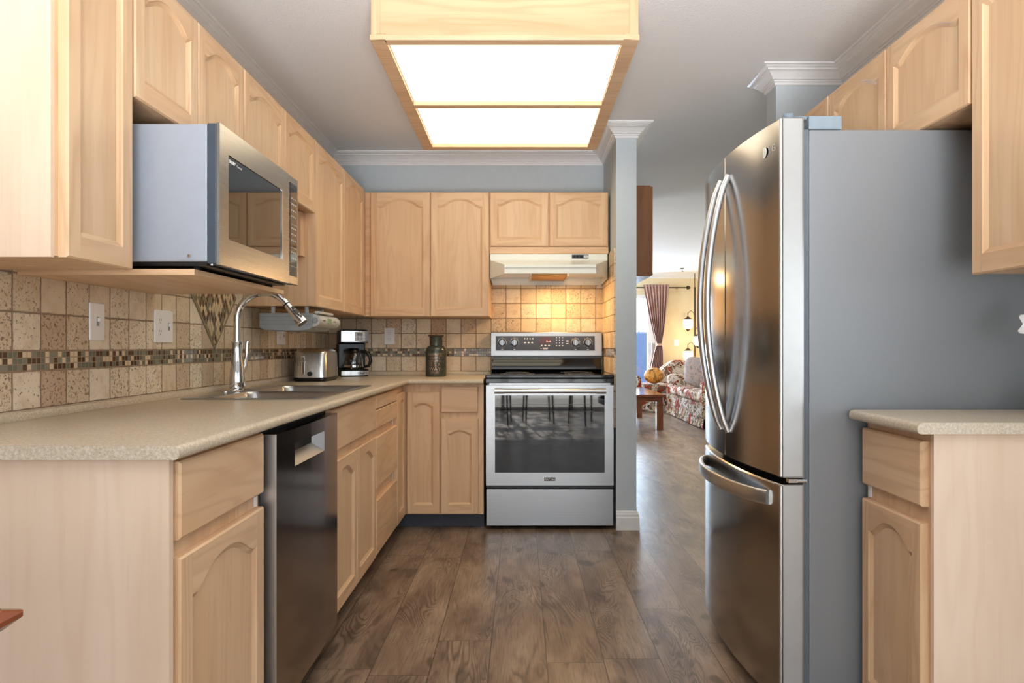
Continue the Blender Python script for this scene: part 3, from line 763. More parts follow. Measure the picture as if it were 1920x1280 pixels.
for i in range(4): mkb(.028+i*.018, 1.132, .010, .004); mkb(.028+i*.018, 1.137, .005, .003)
for i in range(3): mkb(.030+i*.024, 1.106, .013, .004); mkb(.030+i*.024, 1.112, .006, .004)
for i in range(3): mkb(.142+i*.024, 1.088, .013, .004); mkb(.142+i*.024, 1.093, .006, .003)
mkb(.166, 1.072, .036, .003); mkb(.166, 1.066, .030, .003); mkb(.138, 1.068, .007, .003)
for i in range(3):
    for j in range(4): mkb(.240+i*.0205, 1.142-j*.018, .004 if j < 3 else .008, .006 if j < 3 else .004)
for z in (1.122, 1.114, 1.102): mkb(.313, z, .016, .003)
mk.build('panel_marks', whiteplastic, gp)

# ------------------------------------------------------------------ range hood
hd = thing('range_hood', 'white range hood with glowing underside over the range', 'hood', (.18, YB-.01, 1.5))
HX0, HX1, HY = -.190, .546, 4.185
mb = MB()
lx0, lx1, LY = -.096, .452, 3.99
back = YB-BT-.002
# shell: top, strip, sloping deck, wings, lip; open underneath
mb.q([(HX0, HY, 1.624), (HX1, HY, 1.624), (HX1, HY, 1.662), (HX0, HY, 1.662)])
mb.q([(HX0, HY, 1.662), (HX1, HY, 1.662), (HX1, back, 1.662), (HX0, back, 1.662)])
mb.q([(HX0, HY, 1.624), (HX1, HY, 1.624), (lx1, LY, 1.573), (lx0, LY, 1.573)])
mb.q([(lx0, LY, 1.573), (lx1, LY, 1.573), (lx1, LY-.002, 1.519), (lx0, LY-.002, 1.519)])
mb.q([(HX0, HY, 1.624), (lx0, LY, 1.573), (lx0, LY-.002, 1.519), (HX0, HY, 1.508)])
mb.q([(HX1, HY, 1.624), (lx1, LY, 1.573), (lx1, LY-.002, 1.519), (HX1, HY, 1.508)])
mb.q([(HX0, HY, 1.508), (HX0, HY, 1.662), (HX0, back, 1.662), (HX0, back, 1.498)])
mb.q([(HX1, HY, 1.508), (HX1, HY, 1.662), (HX1, back, 1.662), (HX1, back, 1.498)])
mb.q([(HX0, back, 1.498), (HX1, back, 1.498), (HX1, back, 1.662), (HX0, back, 1.662)])
shl = mb.build('canopy', hoodw, hd)
md = shl.modifiers.new('s', 'SOLIDIFY'); md.thickness = .0015; md.offset = -1
mb = MB(); mb.q([(lx0+.01, LY+.01, 1.545), (lx1-.01, LY+.01, 1.545), (HX1-.004, HY, 1.545), (HX1-.004, back-.01, 1.545), (HX0+.004, back-.01, 1.545), (HX0+.004, HY, 1.545)])
mb.build('underside', hoodw, hd)
MB().box(.07, .29, 4.17, 4.50, 1.525, 1.5445).build('grease_filter', brushed('filter_mesh', (170, 130, 80), .5, 0, .4), hd)
MB().box(.058, .0695, 4.16, 4.50, 1.520, 1.5448).build('filter_rail', hoodw, hd)
MB().box(.2905, .302, 4.16, 4.50, 1.520, 1.5448).build('filter_rail', hoodw, hd)
MB().box(lx0, lx1, LY-.0045, LY-.0022, 1.552, 1.554).build('lip_groove', greyp, hd)
ctl = MB().box(.322, .426, HY-.003, HY-.0002, 1.634, 1.658).build('switch_plate', black, hd)
MB().box(.397, .423, HY-.0045, HY-.0031, 1.638, 1.654).build('brand_plate', lgreyp, ctl)
for i in range(3): MB().box(.328+i*.022, .343+i*.022, HY-.007, HY-.0031, 1.640, 1.652).build('switch', blackgloss, ctl)
MB().lathe([(.001, 0), (.022, 0), (.024, -.004), (.018, -.008), (.001, -.009)], (.38, 4.09, 1.5445), 20).build('bulb_cover', emis('hood_bulb', (255, 190, 110), 40), hd, smooth=True)
l = bpy.data.lights.new('hood_lamp', 'AREA'); l.energy = 3.6; l.color = (1, .62, .28); l.shape = 'DISK'; l.size = .07
lo = bpy.data.objects.new('hood_lamp', l); COL.objects.link(lo); lo.location = (.24, 4.30, 1.515); lo.rotation_euler = (-.10, 0, 0); lo.parent = hd; lo.location = Vector((.24, 4.30, 1.515))-Vector(hd.location)

# ------------------------------------------------------------------ ceiling light box
lb = thing('ceiling_light_box', 'large oak framed fluorescent light box hanging from the ceiling', 'light', (-.06, 3.2, CEIL))
ZB = 1.08+1.15
bx0, bx1, by0, by1 = -.566, .447, 2.498, 3.896
mb = MB()
for (a, b, c_, d_) in ((bx0, -.511, by0, by1), (.390, bx1, by0, by1), (-.511, .390, by0, 2.547), (-.511, .390, 3.176, 3.223), (-.511, .390, 3.843, by1)):
    mb.box(a, b, c_, d_, ZB, ZB+.022)
mb.build('rim', [ox], lb, bev=.004)
i_ = .008
mb = MB().box(bx0+i_, bx1-i_, by0+i_, by0+i_+.018, ZB+.0225, CEIL-.0005).box(bx0+i_, bx1-i_, by1-i_-.018, by1-i_, ZB+.0225, CEIL-.0005).box(bx0+i_, bx0+i_+.018, by0+i_+.018, by1-i_-.018, ZB+.0225, CEIL-.0005).box(bx1-i_-.018, bx1-i_, by0+i_+.018, by1-i_-.018, ZB+.0225, CEIL-.0005)
mb.build('side_boards', ox, lb)
MB().box(bx0+i_-.003, bx0+i_+.030, by0+i_-.004, by0+i_-.0005, ZB+.0225, CEIL-.0005).build('corner_trim', oz, lb)
MB().box(bx1-i_-.030, bx1-i_+.003, by0+i_-.004, by0+i_-.0005, ZB+.0225, CEIL-.0005).build('corner_trim', oz, lb)
diff = emis('light_diffuser', (255, 244, 214), 2.1)
for (a, b) in ((2.535, 3.188), (3.211, 3.855)):
    MB().box(-.522, .401, a, b, ZB+.0225, ZB+.0265).build('diffuser', diff, lb)

# ------------------------------------------------------------------ fridge
fr = thing('refrigerator', 'stainless steel french-door refrigerator with grey side panel', 'refrigerator', (1.15, 2.32, 0))
FY0, FY1 = 1.925, 2.712; FM = (FY0+FY1)/2
MB().box(.836, 1.50, FY0+.006, FY1-.006, .03, 1.709).build('case', fridgecase, fr, bev=.004)
for x in (.9, 1.45):
    for y in (FY0+.06, FY1-.06): MB().lathe([(.001, 0), (.02, 0), (.018, .0295), (.001, .0295)], (x, y, 0), 12).build('foot', black, fr)
def ffx(y): u = (y-FM)/((FY1-FY0)/2); return .712+.040*abs(u)**2.2
def fdoor(y0, y1, z0, z1, name, near=False, far=False):
    N = 16; mb = MB(); pts = []
    for i in range(N+1):
        y = y0+(y1-y0)*i/N; pts.append((ffx(y), y))
    pts[0] = (pts[0][0]+.004, pts[0][1]); pts.insert(1, (ffx(y0+.004), y0+.004))
    pts[-1] = (pts[-1][0]+.004, pts[-1][1]); pts.insert(-1, (ffx(y1-.004), y1-.004))
    xb = .818
    ring = pts+[(xb, y1), (xb, y0)]
    e = .004
    def R(z, i): return [(x+(i if k < len(pts) else 0), y, z) for k, (x, y) in enumerate(ring)]
    mb.loft([R(z0, e), R(z0+e, 0), R(z1-e, 0), R(z1, e)], 0)
    return mb.build(name, fridgesteel, fr, smooth=True)
d1_ = fdoor(FY0, FM-.003, .702, 1.742, 'door'); d2_ = fdoor(FM+.003, FY1, .702, 1.742, 'door'); d3_ = fdoor(FY0, FY1, .045, .682, 'freezer_drawer')
# bright edge trims on the near door side
for (dd, za, zb) in ((d1_, .706, 1.738), (d3_, .05, .678)):
    MB().box(.758, .812, FY0-.0025, FY0-.0002, za, zb).build('side_face', flat('pale_satin_trim', (190, 190, 188), .30, .6, var=.01), dd)
    MB().tube([(.752, FY0+.0005, za), (.752, FY0+.0005, zb)], .005, 12).build('edge_trim', handlesteel, dd, smooth=True)
MB().box(.8185, .8355, FY0+.008, FY1-.008, .06, 1.71).build('gasket', flat('gasket_grey', (96, 104, 112), .5), fr)
def vhandle(yc, z0, z1, par, s):
    pts = []; N = 22
    for i in range(N+1):
        t = i/N; z = z0+(z1-z0)*t; bow = math.sin(PI*t)
        pts.append((ffx(yc)-.002-.075*bow**.75, yc+s*.004*bow, z))
    mb = MB(); rings = []
    for i, p in enumerate(pts):
        t = i/N; wv = .015*(.55+.45*math.sin(PI*t)**.5); th = .010
        dz = Vector(pts[min(i+1, N)])-Vector(pts[max(i-1, 0)]); dz.normalize(); nx = Vector((dz.z, 0, -dz.x))
        ring = []
        for k in range(14):
            a = 2*PI*k/14; cxx = math.copysign(abs(math.cos(a))**.7, math.cos(a)); syy = math.copysign(abs(math.sin(a))**.7, math.sin(a))
            ring.append(Vector(p)+nx*th*cxx+Vector((0, 1, 0))*wv*syy)
        rings.append(ring)
    mb.loft(rings).build('handle', handlesteel, par, smooth=True)
vhandle(FM-.042, .79, 1.665, d1_, -1); vhandle(FM+.042, .79, 1.665, d2_, 1)
rings = []; N = 24
for i in range(N+1):
    t = i/N; y = 1.985+(2.64-1.985)*t; bow = math.sin(PI*t); x = ffx(y)-.003-.050*bow**.6
    t2 = min(max(t+.01, 0), 1); tang = Vector((-.05*.6*PI*math.cos(PI*t)*max(bow, .05)**-.4*.6, .655, 0)).normalized() if 0 < t < 1 else Vector((-.35 if t == 0 else .35, 1, 0)).normalized()
    nx = Vector((tang.y, -tang.x, 0)); ring = []
    for k in range(14):
        a = 2*PI*k/14; cxx = math.copysign(abs(math.cos(a))**.6, math.cos(a)); syy = math.copysign(abs(math.sin(a))**.6, math.sin(a))
        ring.append(Vector((x, y, .632))+nx*.009*cxx+Vector((0, 0, 1))*.022*syy)
    rings.append(ring)
MB().loft(rings).build('handle', handlesteel, d3_, smooth=True)
def fl(p, y0=1.962, z0=1.655): return Vector((ffx(y0-p.x)-.0008, y0-p.x, z0+p.y))
lgm = flat('logo_white', (235, 235, 230), .3)
# lettering reads left to right seen from -X: text u runs toward smaller y
text('LG', .030, None, lgm, d1_, fn=lambda p: fl(p, 1.985), align='LEFT')
MB().lathe([(.001, -.0012), (.016, -.0012), (.016, 0), (.001, 0)], (ffx(2.012), 2.008, 1.664), 28, axis='x').build('logo_disc', lgm, d1_)
hgm = flat('hinge_grey', (132, 146, 156), .4)
MB().box(.834, .93, FY0+.002, FY0+.06, 1.7095, 1.748).build('hinge_cover', hgm, fr, bev=.003)
MB().box(.834, .93, FY1-.06, FY1-.002, 1.7095, 1.748).build('hinge_cover', hgm, fr, bev=.003)
MB().tube([(.785, FY0+.03, 1.7425), (.785, FY0+.03, 1.76)], .018, 20).box(.785, .84, FY0+.02, FY0+.05, 1.743, 1.753).build('hinge_pin', flat('hinge_grey_dark', (116, 128, 138), .4), fr, bev=.001)
MB().box(.775, .828, FY0+.001, FY0+.02, .687, .698).tube([(.80, FY0+.003, .692), (.825, FY0+.003, .692)], .005, 10).build('center_hinge', chrome, fr)

# ------------------------------------------------------------------ right uppers
RXF, RXW = 1.205, XR-.001
def upR(label, lo, hi, z0, doors):
    t = thing('wall_cabinet', label, 'cabinet', (RXW, (lo+hi)/2, z0), GU)
    MB().box(RXF, RXW, lo, hi, z0, UT).build('carcass', oz, t)
    for a, b in doors: door(t, 'R', RXF, a, b, z0-.003, UT-.003, A=.048 if UT-z0 > .5 else .038)
    return t
upR('tall oak wall cabinet at the right edge in front of the refrigerator', 1.36, 1.756, UB, [(1.365, 1.755)])
upR('short two-door oak wall cabinet directly over the refrigerator', 1.758, 2.566, US+.018, [(1.760, 2.163), (2.165, 2.564)])
upR('short oak wall cabinet behind the refrigerator top, next to the wall end', 2.568, 3.145, US+.018, [(2.570, 2.85), (2.852, 3.142)])
# right base cabinet
RFX = .994
c = basebox('pale oak base cabinet with drawer and arched door in front of the refrigerator', 'R', 1.612, 1.908, RFX, 1.515, 0)
MB().box(RFX-.002, 1.515, 1.600, 1.6115, 0, TOPB+.01).build('end_panel', pan, c)
slab(c, 'R', RFX, 1.622, 1.905, .690, .850, name='drawer'); door(c, 'R', RFX, 1.622, 1.905, .095, .650, A=.042, st=.036)
bumper(c, 'R', RFX, 1.885, .655, .686)
CR = .90
mb = MB(); mb.sweep([(.942, 1.582), (.942, 1.912)], nose(CR, .0275)); mb.box(.992, 1.515, 1.582, 1.912, CR-.0275, CR)
tag(mb.build('worktop', lam, smooth=True), 'short speckled laminate worktop beside the refrigerator side panel', 'worktop')
# white ornament at the right edge
pt = thing('orchid_stem', 'white orchid bloom just inside the right edge, against the refrigerator side', 'flower', (1.42, 1.75, CR))
MB().lathe([(.001, 0), (.03, 0), (.038, .06), (.034, .07), (.001, .066)], (1.42, 1.75, CR+.0005), 24).build('pot', hoodw, pt, smooth=True)
MB().tube([(1.42, 1.75, CR+.06), (1.425, 1.75, CR+.16), (1.40, 1.75, CR+.23), (1.345, 1.75, CR+.24)], .003, 8).build('stem', flat('stem_green', (96, 120, 70), .5), pt)
mb = MB()
for an in (2.45, 1.2, 0, -1.2, 3.7):
    cxp, czp = 1.338, CR+.238; L_ = .036; rings = []
    dx, dz_ = math.cos(an), math.sin(an)
    for i in range(7):
        t = i/6; wv = .004+.013*math.sin(PI*min(t*1.02, 1))
        cpt = Vector((cxp+dx*L_*t, 1.75-.012*math.sin(PI*t), czp+dz_*L_*t)); rings.append([cpt+Vector((-dz_*wv, 0, dx*wv)), cpt+Vector((0, -.003, 0)), cpt+Vector((dz_*wv, 0, -dx*wv)), cpt+Vector((0, .002, 0))])
    mb.loft(rings)
mb.build('petals', whiteplastic, pt, smooth=True)

# ------------------------------------------------------------------ small appliances
# toaster
tx0, tx1, ty0, ty1 = -1.245, -1.060, 3.63, 3.90
to = thing('toaster', 'brushed steel two-slice toaster on the left worktop beside the coffee maker', 'toaster', ((tx0+tx1)/2, (ty0+ty1)/2, CT+.0005))
zc = CT+.0005
def rrect(x0, x1, y0, y1, r, z, n=5):
    pts = []
    for (cx, cy, t0) in ((x1-r, y1-r, 0), (x0+r, y1-r, PI/2), (x0+r, y0+r, PI), (x1-r, y0+r, 1.5*PI)):
        for q in range(n+1): pts.append((cx+r*math.cos(t0+PI/2*q/n), cy+r*math.sin(t0+PI/2*q/n), z))
    return pts
MB().loft([rrect(tx0+.01, tx1-.01, ty0+.006, ty1-.006, .03, zc), rrect(tx0-.001, tx1+.001, ty0-.001, ty1+.001, .035, zc+.010), rrect(tx0-.001, tx1+.001, ty0-.001, ty1+.001, .035, zc+.022)]).build('base', black, to, smooth=True)
MB().loft([rrect(tx0, tx1, ty0, ty1, .035, zc+.0222), rrect(tx0+.004, tx1-.004, ty0+.004, ty1-.004, .035, zc+.155), rrect(tx0+.010, tx1-.010, ty0+.008, ty1-.008, .035, zc+.165), rrect(tx0+.024, tx1-.024, ty0+.025, ty1-.02, .035, zc+.178), rrect(tx0+.03, tx1-.03, ty0+.03, ty1-.03, .03, zc+.180)]).build('body', steelz, to, smooth=True)
MB().box(-1.195, -1.175, ty0+.05, ty1-.04, zc+.1801, zc+.1812).box(-1.130, -1.110, ty0+.05, ty1-.04, zc+.1801, zc+.1812).build('slots', black, to)
lv = MB().box(-1.192, -1.176, ty0-.0005, ty0+.006, zc+.038, zc+.138).build('lever_track', chrome, to)
MB().box(-1.1865, -1.1815, ty0-.001, ty0, zc+.042, zc+.134).build('lever_slot', black, lv)
MB().box(-1.199, -1.169, ty0-.016, ty0-.001, zc+.106, zc+.116).build('lever', chrome, lv, bev=.003)
MB().lathe([(.001, -.014), (.012, -.014), (.014, 0), (.001, 0)], (-1.146, ty0+.001, zc+.042), 24, axis='y').build('browning_dial', black, to, smooth=True)
for z in (.068, .085): MB().lathe([(.001, -.004), (.004, -.004), (.005, 0), (.001, 0)], (-1.144, ty0+.001, zc+z), 14, axis='y').build('button', chrome, to, smooth=True)
# coffee maker (local, front toward -y)
cm = thing('coffee_maker', 'black and steel drip coffee maker in the corner of the worktop', 'coffee maker', (-1.098, 4.345, CT+.0006), rotz=math.radians(24))
LC = dict(local=True)
MB().loft([rrect(-.088, .088, -.115, .085, .03, 0), rrect(-.090, .090, -.118, .088, .03, .006), rrect(-.090, .090, -.118, .088, .03, .040), rrect(-.086, .086, -.112, .086, .03, .046)]).build('base', black, cm, smooth=True, **LC)
MB().box(-.088, .088, .012, .088, .0465, .215).build('column', black, cm, bev=.008, **LC)
MB().loft([rrect(-.088, .088, -.112, .088, .03, .2155), rrect(-.088, .088, -.112, .088, .03, .292), rrect(-.080, .080, -.105, .082, .03, .299)]).build('head', black, cm, smooth=True, **LC)
def arcband(z0, z1, y, w_, bul, name, mat, par, d=.004):
    mb = MB(); N = 12; ring = []
    for i in range(N+1):
        x = -w_+2*w_*i/N; ring.append((x, y+bul*(x/w_)**2))
    outer = ring+[(x, yy+d) for x, yy in ring[::-1]]
    mb.loft([[(x, yy, z0) for x, yy in outer], [(x, yy, z1) for x, yy in outer]]); return mb.build(name, mat, par, smooth=True, **LC)
hp = arcband(.222, .290, -.121, .087, .010, 'head_band', steelz, cm)
arcband(.008, .036, -.127, .087, .010, 'base_band', steelz, cm)
cp = MB().box(-.004, .060, -.1255, -.1195, .228, .284).build('control_panel', lgreyp, hp, bev=.003, **LC)
MB().box(.010, .044, -.1265, -.1256, .260, .277).build('display', flat('lcd_olive', (92, 84, 60), .3), cp, **LC)
mb = MB()
for r in range(3):
    for q in range(2): mb.box(.010+q*.021, .023+q*.021, -.1268, -.1256, .235+r*.008, .2385+r*.008)
mb.build('buttons', black, cp, **LC)
text('Chef', .020, basis((.036, -.1295, .015), (1, 0, 0), (0, 0, 1)), black, cm, local=True)
cf = MB().lathe([(.001, .047), (.052, .047), (.058, .056), (.060, .085), (.058, .118), (.047, .145), (.042, .152), (.0405, .152), (.045, .144), (.0565, .118), (.0585, .085), (.0565, .057), (.050, .0485), (.001, .0485)], (0, -.055, 0), 36).build('carafe', clearglass, cm, smooth=True, **LC)
MB().lathe([(.001, .1525), (.044, .1525), (.046, .160), (.040, .172), (.03, .180), (.001, .182)], (0, -.055, 0), 30).build('carafe_lid', black, cf, smooth=True, **LC)
MB().lathe([(.0605, .060), (.0608, .060), (.0608, .072), (.0605, .072)], (0, -.055, 0), 36).build('carafe_band', chrome, cf, smooth=True, **LC)
MB().tube([(.045, -.070, .160), (.070, -.085, .158), (.095, -.098, .135), (.100, -.100, .10), (.090, -.095, .068), (.066, -.082, .062)], [.012, .014, .014, .014, .013, .010], 14, flat=.8).build('carafe_handle', black, cf, smooth=True, **LC)
# jar
jx, jy = -.5425, 4.28
jr = thing('ceramic_jar', 'dark grey-green lettered ceramic jar on the back worktop', 'jar', (jx, jy, CT+.0005))
jm = flat('jar_glaze', (74, 78, 70), .22, .35, var=.12, scale=60)
MB().lathe([(.001, 0), (.064, 0), (.067, .006), (.067, .165), (.064, .180), (.050, .193), (.041, .198), (.0405, .25), (.043, .255), (.050, .259), (.050, .264), (.040, .266), (.036, .262), (.036, .20), (.001, .19)], (jx, jy, CT+.0005), 44).build('body', jm, jr, smooth=True)
MB().lathe([(.050, 0), (.0512, .002), (.050, .005), (.0445, .006)], (jx, jy, CT+.2595), 40).build('rim', flat('rust', (86, 50, 34), .4), jr, smooth=True)
mb = MB()
for i in range(6): mb.lathe([(.0405, 0), (.0418, .0025), (.0405, .005)], (jx, jy, CT+.203+i*.008), 36)
mb.build('neck_rings', jm, jr, smooth=True)
ltm = flat('letter_copper', (186, 150, 124), .25, .4, var=.15, scale=200)
zz = CT+.151
for s_, h, gap, sx in (('HAPPINESS', .030, .004, .82), ('IS NOT A', .022, .004, .95), ('DESTINATION', .017, .003, .92), ('IT IS A', .032, .004, 1.0), ('WAY', .034, .004, 1.25), ('OF LIFE', .020, .004, 1.1)):
    cap = h*.72; zz -= 0
    text(s_, h, None, ltm, jr, fn=lambda p, z=zz-cap: Vector((jx+.0672*math.sin(p.x/.067), jy-.0672*math.cos(p.x/.067)-p.z*1.5, z+p.y)), sx=sx*.8, ext=.0016)
    zz -= cap+gap
# radio under the cabinet
ra = thing('under_cabinet_radio', 'grey under-cabinet radio with small green display hanging below the tall cabinet', 'radio', (-1.1, 3.3, UB))
MB().prism([(-1.235, 1.172), (-1.21, 1.158), (-1.05, 1.155), (-1.00, 1.160), (-.985, 1.172), (-.985, 1.240), (-1.235, 1.240)], 'y', 3.15, 3.46).build('body', greyp, ra, bev=.003)
mb = MB()
for z in (1.185, 1.205, 1.222): mb.box(-1.234, -.99, 3.1485, 3.1500, z, z+.001)
mb.build('body_grooves', flat('groove_grey', (110, 114, 114), .5), ra)
fpts = []
for i in range(13):
    a = -PI/2+PI*i/12; fpts.append((-.982+.034*math.cos(a), 1.205+.030*math.sin(a)))
fpts += [(-.984, 1.235), (-.984, 1.175)]
fp_ = MB().prism(fpts, 'y', 3.153, 3.50).build('front_panel', lgreyp, ra, smooth=True)
MB().lathe([(.001, -.006), (.012, -.006), (.014, 0), (.001, 0)], (-.972, 3.1525, 1.206), 22, axis='y').build('knob', greyp, fp_, smooth=True)
MB().box(-.949, -.9465, 3.28, 3.34, 1.196, 1.218).build('display', flat('lcd_green', (140, 168, 130), .3), fp_)
mb = MB().box(-.949, -.947, 3.20, 3.24, 1.205, 1.208).box(-.949, -.947, 3.38, 3.42, 1.205, 1.208)
mb.build('marks', darkgap, fp_)
mb = MB().box(-.975, -.955, 3.16, 3.40, 1.2385, 1.249)
mb.build('button_row', lgreyp, ra)
for x in (-1.18, -1.02):
    for y in (3.18, 3.42): MB().lathe([(.010, 0), (.010, .030)], (x, y, 1.2405), 12, caps=True).build('mount_post', lgreyp, ra)

# switches & outlets
def plate_L(y0, y1, z0, z1, label, nm, kinds):
    t = thing(nm, label, 'switch' if nm == 'light_switch' else 'outlet', (XL+LT, (y0+y1)/2, z0))
    x = XL+LT+.0002
    MB().box(x, x+.006, y0, y1, z0, z1).build('cover_plate', whiteplastic, t, bev=.003)
    zc_ = (z0+z1)/2; n = len(kinds)
    for i, k_ in enumerate(kinds):
        yc = y0+(y1-y0)*(i+.5)/n
        if k_ == 's':
            MB().box(x+.0058, x+.0072, yc-.006, yc+.006, zc_-.014, zc_+.014).build('toggle_slot', greyp, t)
            MB().box(x+.006, x+.014, yc-.0035, yc+.0035, zc_, zc_+.011).build('toggle', whiteplastic, t, bev=.001)
        else:
            for s_ in (-.020, .020):
                MB().lathe([(.001, .0015), (.014, .0015), (.0145, 0), (.001, 0)], (x+.006, yc, zc_+s_), 24, axis='x').build('socket', whiteplastic, t, smooth=True)
                MB().box(x+.0074, x+.0078, yc-.007, yc-.005, zc_+s_-.001, zc_+s_+.007).box(x+.0074, x+.0078, yc+.005, yc+.007, zc_+s_-.001, zc_+s_+.007).box(x+.0074, x+.0078, yc-.0015, yc+.0015, zc_+s_-.009, zc_+s_-.006).build('socket_holes', darkgap, t)
    return t
plate_L(2.000, 2.072, 1.10, 1.214, 'white single light switch on the left tile, nearest the camera', 'light_switch', ['s'])
plate_L(2.355, 2.478, 1.095, 1.212, 'white double plate with outlet and switch, left of the diamond inlay', 'wall_outlet', ['o', 's'])
t = plate_L(3.545, 3.665, 1.09, 1.203, 'white double outlet plate below the under-cabinet radio with plug', 'wall_outlet', ['o', 's'])
MB().box(XL+LT+.0085, XL+LT+.035, 3.555, 3.595, 1.155, 1.180).build('plug', whiteplastic, t, bev=.004)
MB().tube([(XL+.045, 3.57, 1.168), (-1.20, 3.50, 1.175), (-1.15, 3.44, 1.150), (-1.12, 3.40, 1.156)], .0025, 8).tube([(XL+.045, 3.575, 1.165), (-1.21, 3.52, 1.150), (-1.17, 3.47, 1.165), (-1.14, 3.43, 1.154)], .0025, 8).build('cord', lgreyp, t)
t = thing('wall_outlet', 'white outlet on the back wall tile beside the jar', 'outlet', (-.888, YB-BT, 1.095))
MB().box(-.924, -.852, YB-BT-.0062, YB-BT-.0002, 1.095, 1.209).build('cover_plate', whiteplastic, t, bev=.003)
for z in (1.132, 1.172):
    MB().lathe([(.001, -.0015), (.014, -.0015), (.0145, 0), (.001, 0)], (-.888, YB-BT-.006, z), 24, axis='y').build('socket', whiteplastic, t, smooth=True)
    MB().box(-.895, -.893, YB-BT-.0078, YB-BT-.0074, z-.001, z+.007).box(-.883, -.881, YB-BT-.0078, YB-BT-.0074, z-.001, z+.007).box(-.8895, -.8865, YB-BT-.0078, YB-BT-.0074, z-.009, z-.006).build('socket_holes', darkgap, t)

# ------------------------------------------------------------------ dining table corner at left and chairs behind the camera
dt = thing('dining_table', 'dark cherry wood table, only its moulded corner at the lower left edge', 'table', (-1.15, .25, 0))
mb = MB()
x0, x1, y0, y1 = -1.65, -.602, -.40, .815
mb.loft([rrect(x0+.02, x1-.020, y0+.02, y1-.020, .01, 0.740), rrect(x0+.012, x1-.012, y0+.012, y1-.012, .012, 0.744), rrect(x0, x1, y0, y1, .012, 0.754), rrect(x0, x1, y0, y1, .012, 0.760), rrect(x0+.014, x1-.014, y0+.014, y1-.014, .012, 0.765), rrect(x0+.016, x1-.016, y0+.016, y1-.016, .012, 0.769)]).build('tabletop', tablewood, dt, smooth=True)
MB().box(x0+.08, x1-.14, y0+.10, y1-.14, .67, .7395).build('apron', tablewood, dt)
for x in (x0+.08, x1-.20):
    for y in (y0+.10, y1-.20): MB().loft([rrect(x+.01, x+.05, y+.01, y+.05, .008, 0), rrect(x, x+.06, y, y+.06, .008, .6695)]).build('leg', tablewood, dt)
def chair(loc, rz, label):
    t = thing('dining_chair', label, 'chair', loc, 'dining chairs behind the camera', rz)
    MB().loft([rrect(-.20, .20, -.20, .20, .05, .44), rrect(-.21, .21, -.21, .21, .06, .455), rrect(-.20, .20, -.20, .20, .05, .47)]).build('seat', darkwood, t, smooth=True, local=True)
    for x in (-.18, .18):
        MB().tube([(x, -.18, .44), (x*1.1, -.2, 0)], [.016, .011], 10).build('leg', darkwood, t, local=True, smooth=True)
        MB().tube([(x, .18, .44), (x*1.1, .23, 0)], [.016, .011], 10).build('leg', darkwood, t, local=True, smooth=True)
    MB().tube([(-.19, .19, .46), (-.19, .24, .80), (-.12, .26, .93), (.12, .26, .93), (.19, .24, .80), (.19, .19, .46)], .013, 10).build('back_frame', darkwood, t, local=True, smooth=True)
    for x in (-.10, -.03, .04, .11): MB().tube([(x, .20, .46), (x, .255, .92)], .007, 8).build('spindle', darkwood, t, local=True)
    return t
chair((-.35, -1.55, 0), .1, 'dark wooden dining chair seen reflected at the left of the oven window')
chair((.25, -1.70, 0), -.1, 'dark wooden dining chair seen reflected in the middle of the oven window')
chair((.95, -1.50, 0), -.5, 'dark wooden dining chair seen reflected at the right of the oven window')

# ------------------------------------------------------------------ hallway and living room
c = thing('wall_cabinet', 'brown oak wall cabinet on the far side of the kitchen end wall', 'cabinet', (SX1, 4.7, 1.54), 'brown cabinets')
MB().box(SX1+.001, .845, 4.34, 5.10, 1.54, 2.13).build('carcass', [browncab], c)
MB().box(.8455, .862, 4.345, 5.095, 1.545, 2.125).build('door', browncab, c, bev=.003)
def floral():
    t = NT('floral_upholstery'); p = t.pos()
    dpos = t.vmath('ADD', p, t.vmath('MULTIPLY', t.comb(t.noise(p, 9, 2), t.noise(t.vmath('ADD', p, (3, 1, 2)), 9, 2), t.noise(t.vmath('ADD', p, (7, 4, 5)), 9, 2)), (.35, .35, .35)))
    a = t.noise(dpos, 5, 2, .5); b = t.noise(t.vmath('ADD', dpos, (9, 2, 4)), 6, 1)
    c = t.ramp(a, [(0, lin((110, 84, 66))), (.38, lin((190, 176, 162))), (.47, lin((206, 192, 178))), (.50, lin((70, 54, 46))), (.54, lin((172, 148, 120))), (.60, lin((96, 74, 58)))], 'CONSTANT')
    c = t.mix(t.math('GREATER_THAN', b, .59), c, lin((132, 50, 32)))
    t.base(c); t.set(.85, 0, .2); return t.m
flo = floral(); goldf = NT('golden_cushion')
goldf.base(goldf.ramp(goldf.noise(goldf.pos(), 22, 3), [(.38, lin((112, 70, 30))), (.55, lin((206, 142, 52))), (.7, lin((170, 92, 40)))])); goldf.set(.5); goldf = goldf.m
greyfl = NT('grey_floral_cushion'); greyfl.base(greyfl.ramp(greyfl.noise(greyfl.pos(), 16, 4, .6, 1.5), [(.4, lin((112, 98, 92))), (.5, lin((158, 130, 116))), (.6, lin((120, 118, 118)))])); greyfl.set(.7); greyfl = greyfl.m
def soft(name, x0, x1, y0, y1, z0, z1, mat, par, r=.06):
    return MB().box(x0, x1, y0, y1, z0, z1).build(name, mat, par, bev=r, seg=5, smooth=True)
def skirt(par, path, z0, z1):
    mb = MB(); P = [Vector(p) for p in path]; top = []; bot = []
    for i in range(len(P)-1):
        a, b = P[i], P[i+1]; n = max(int((b-a).length/.02), 2); dr_ = (b-a).normalized(); nr = Vector((dr_.y, -dr_.x))
        for k_ in range(n):
            q = a+(b-a)*k_/n; off = .012*math.sin(k_*1.1)
            top.append((q.x, q.y, z1)); bot.append((q.x+nr.x*(off+.012), q.y+nr.y*(off+.012), z0))
    mb.loft([top, bot], 0, False, False); return mb.build('skirt', flo, par, smooth=True)
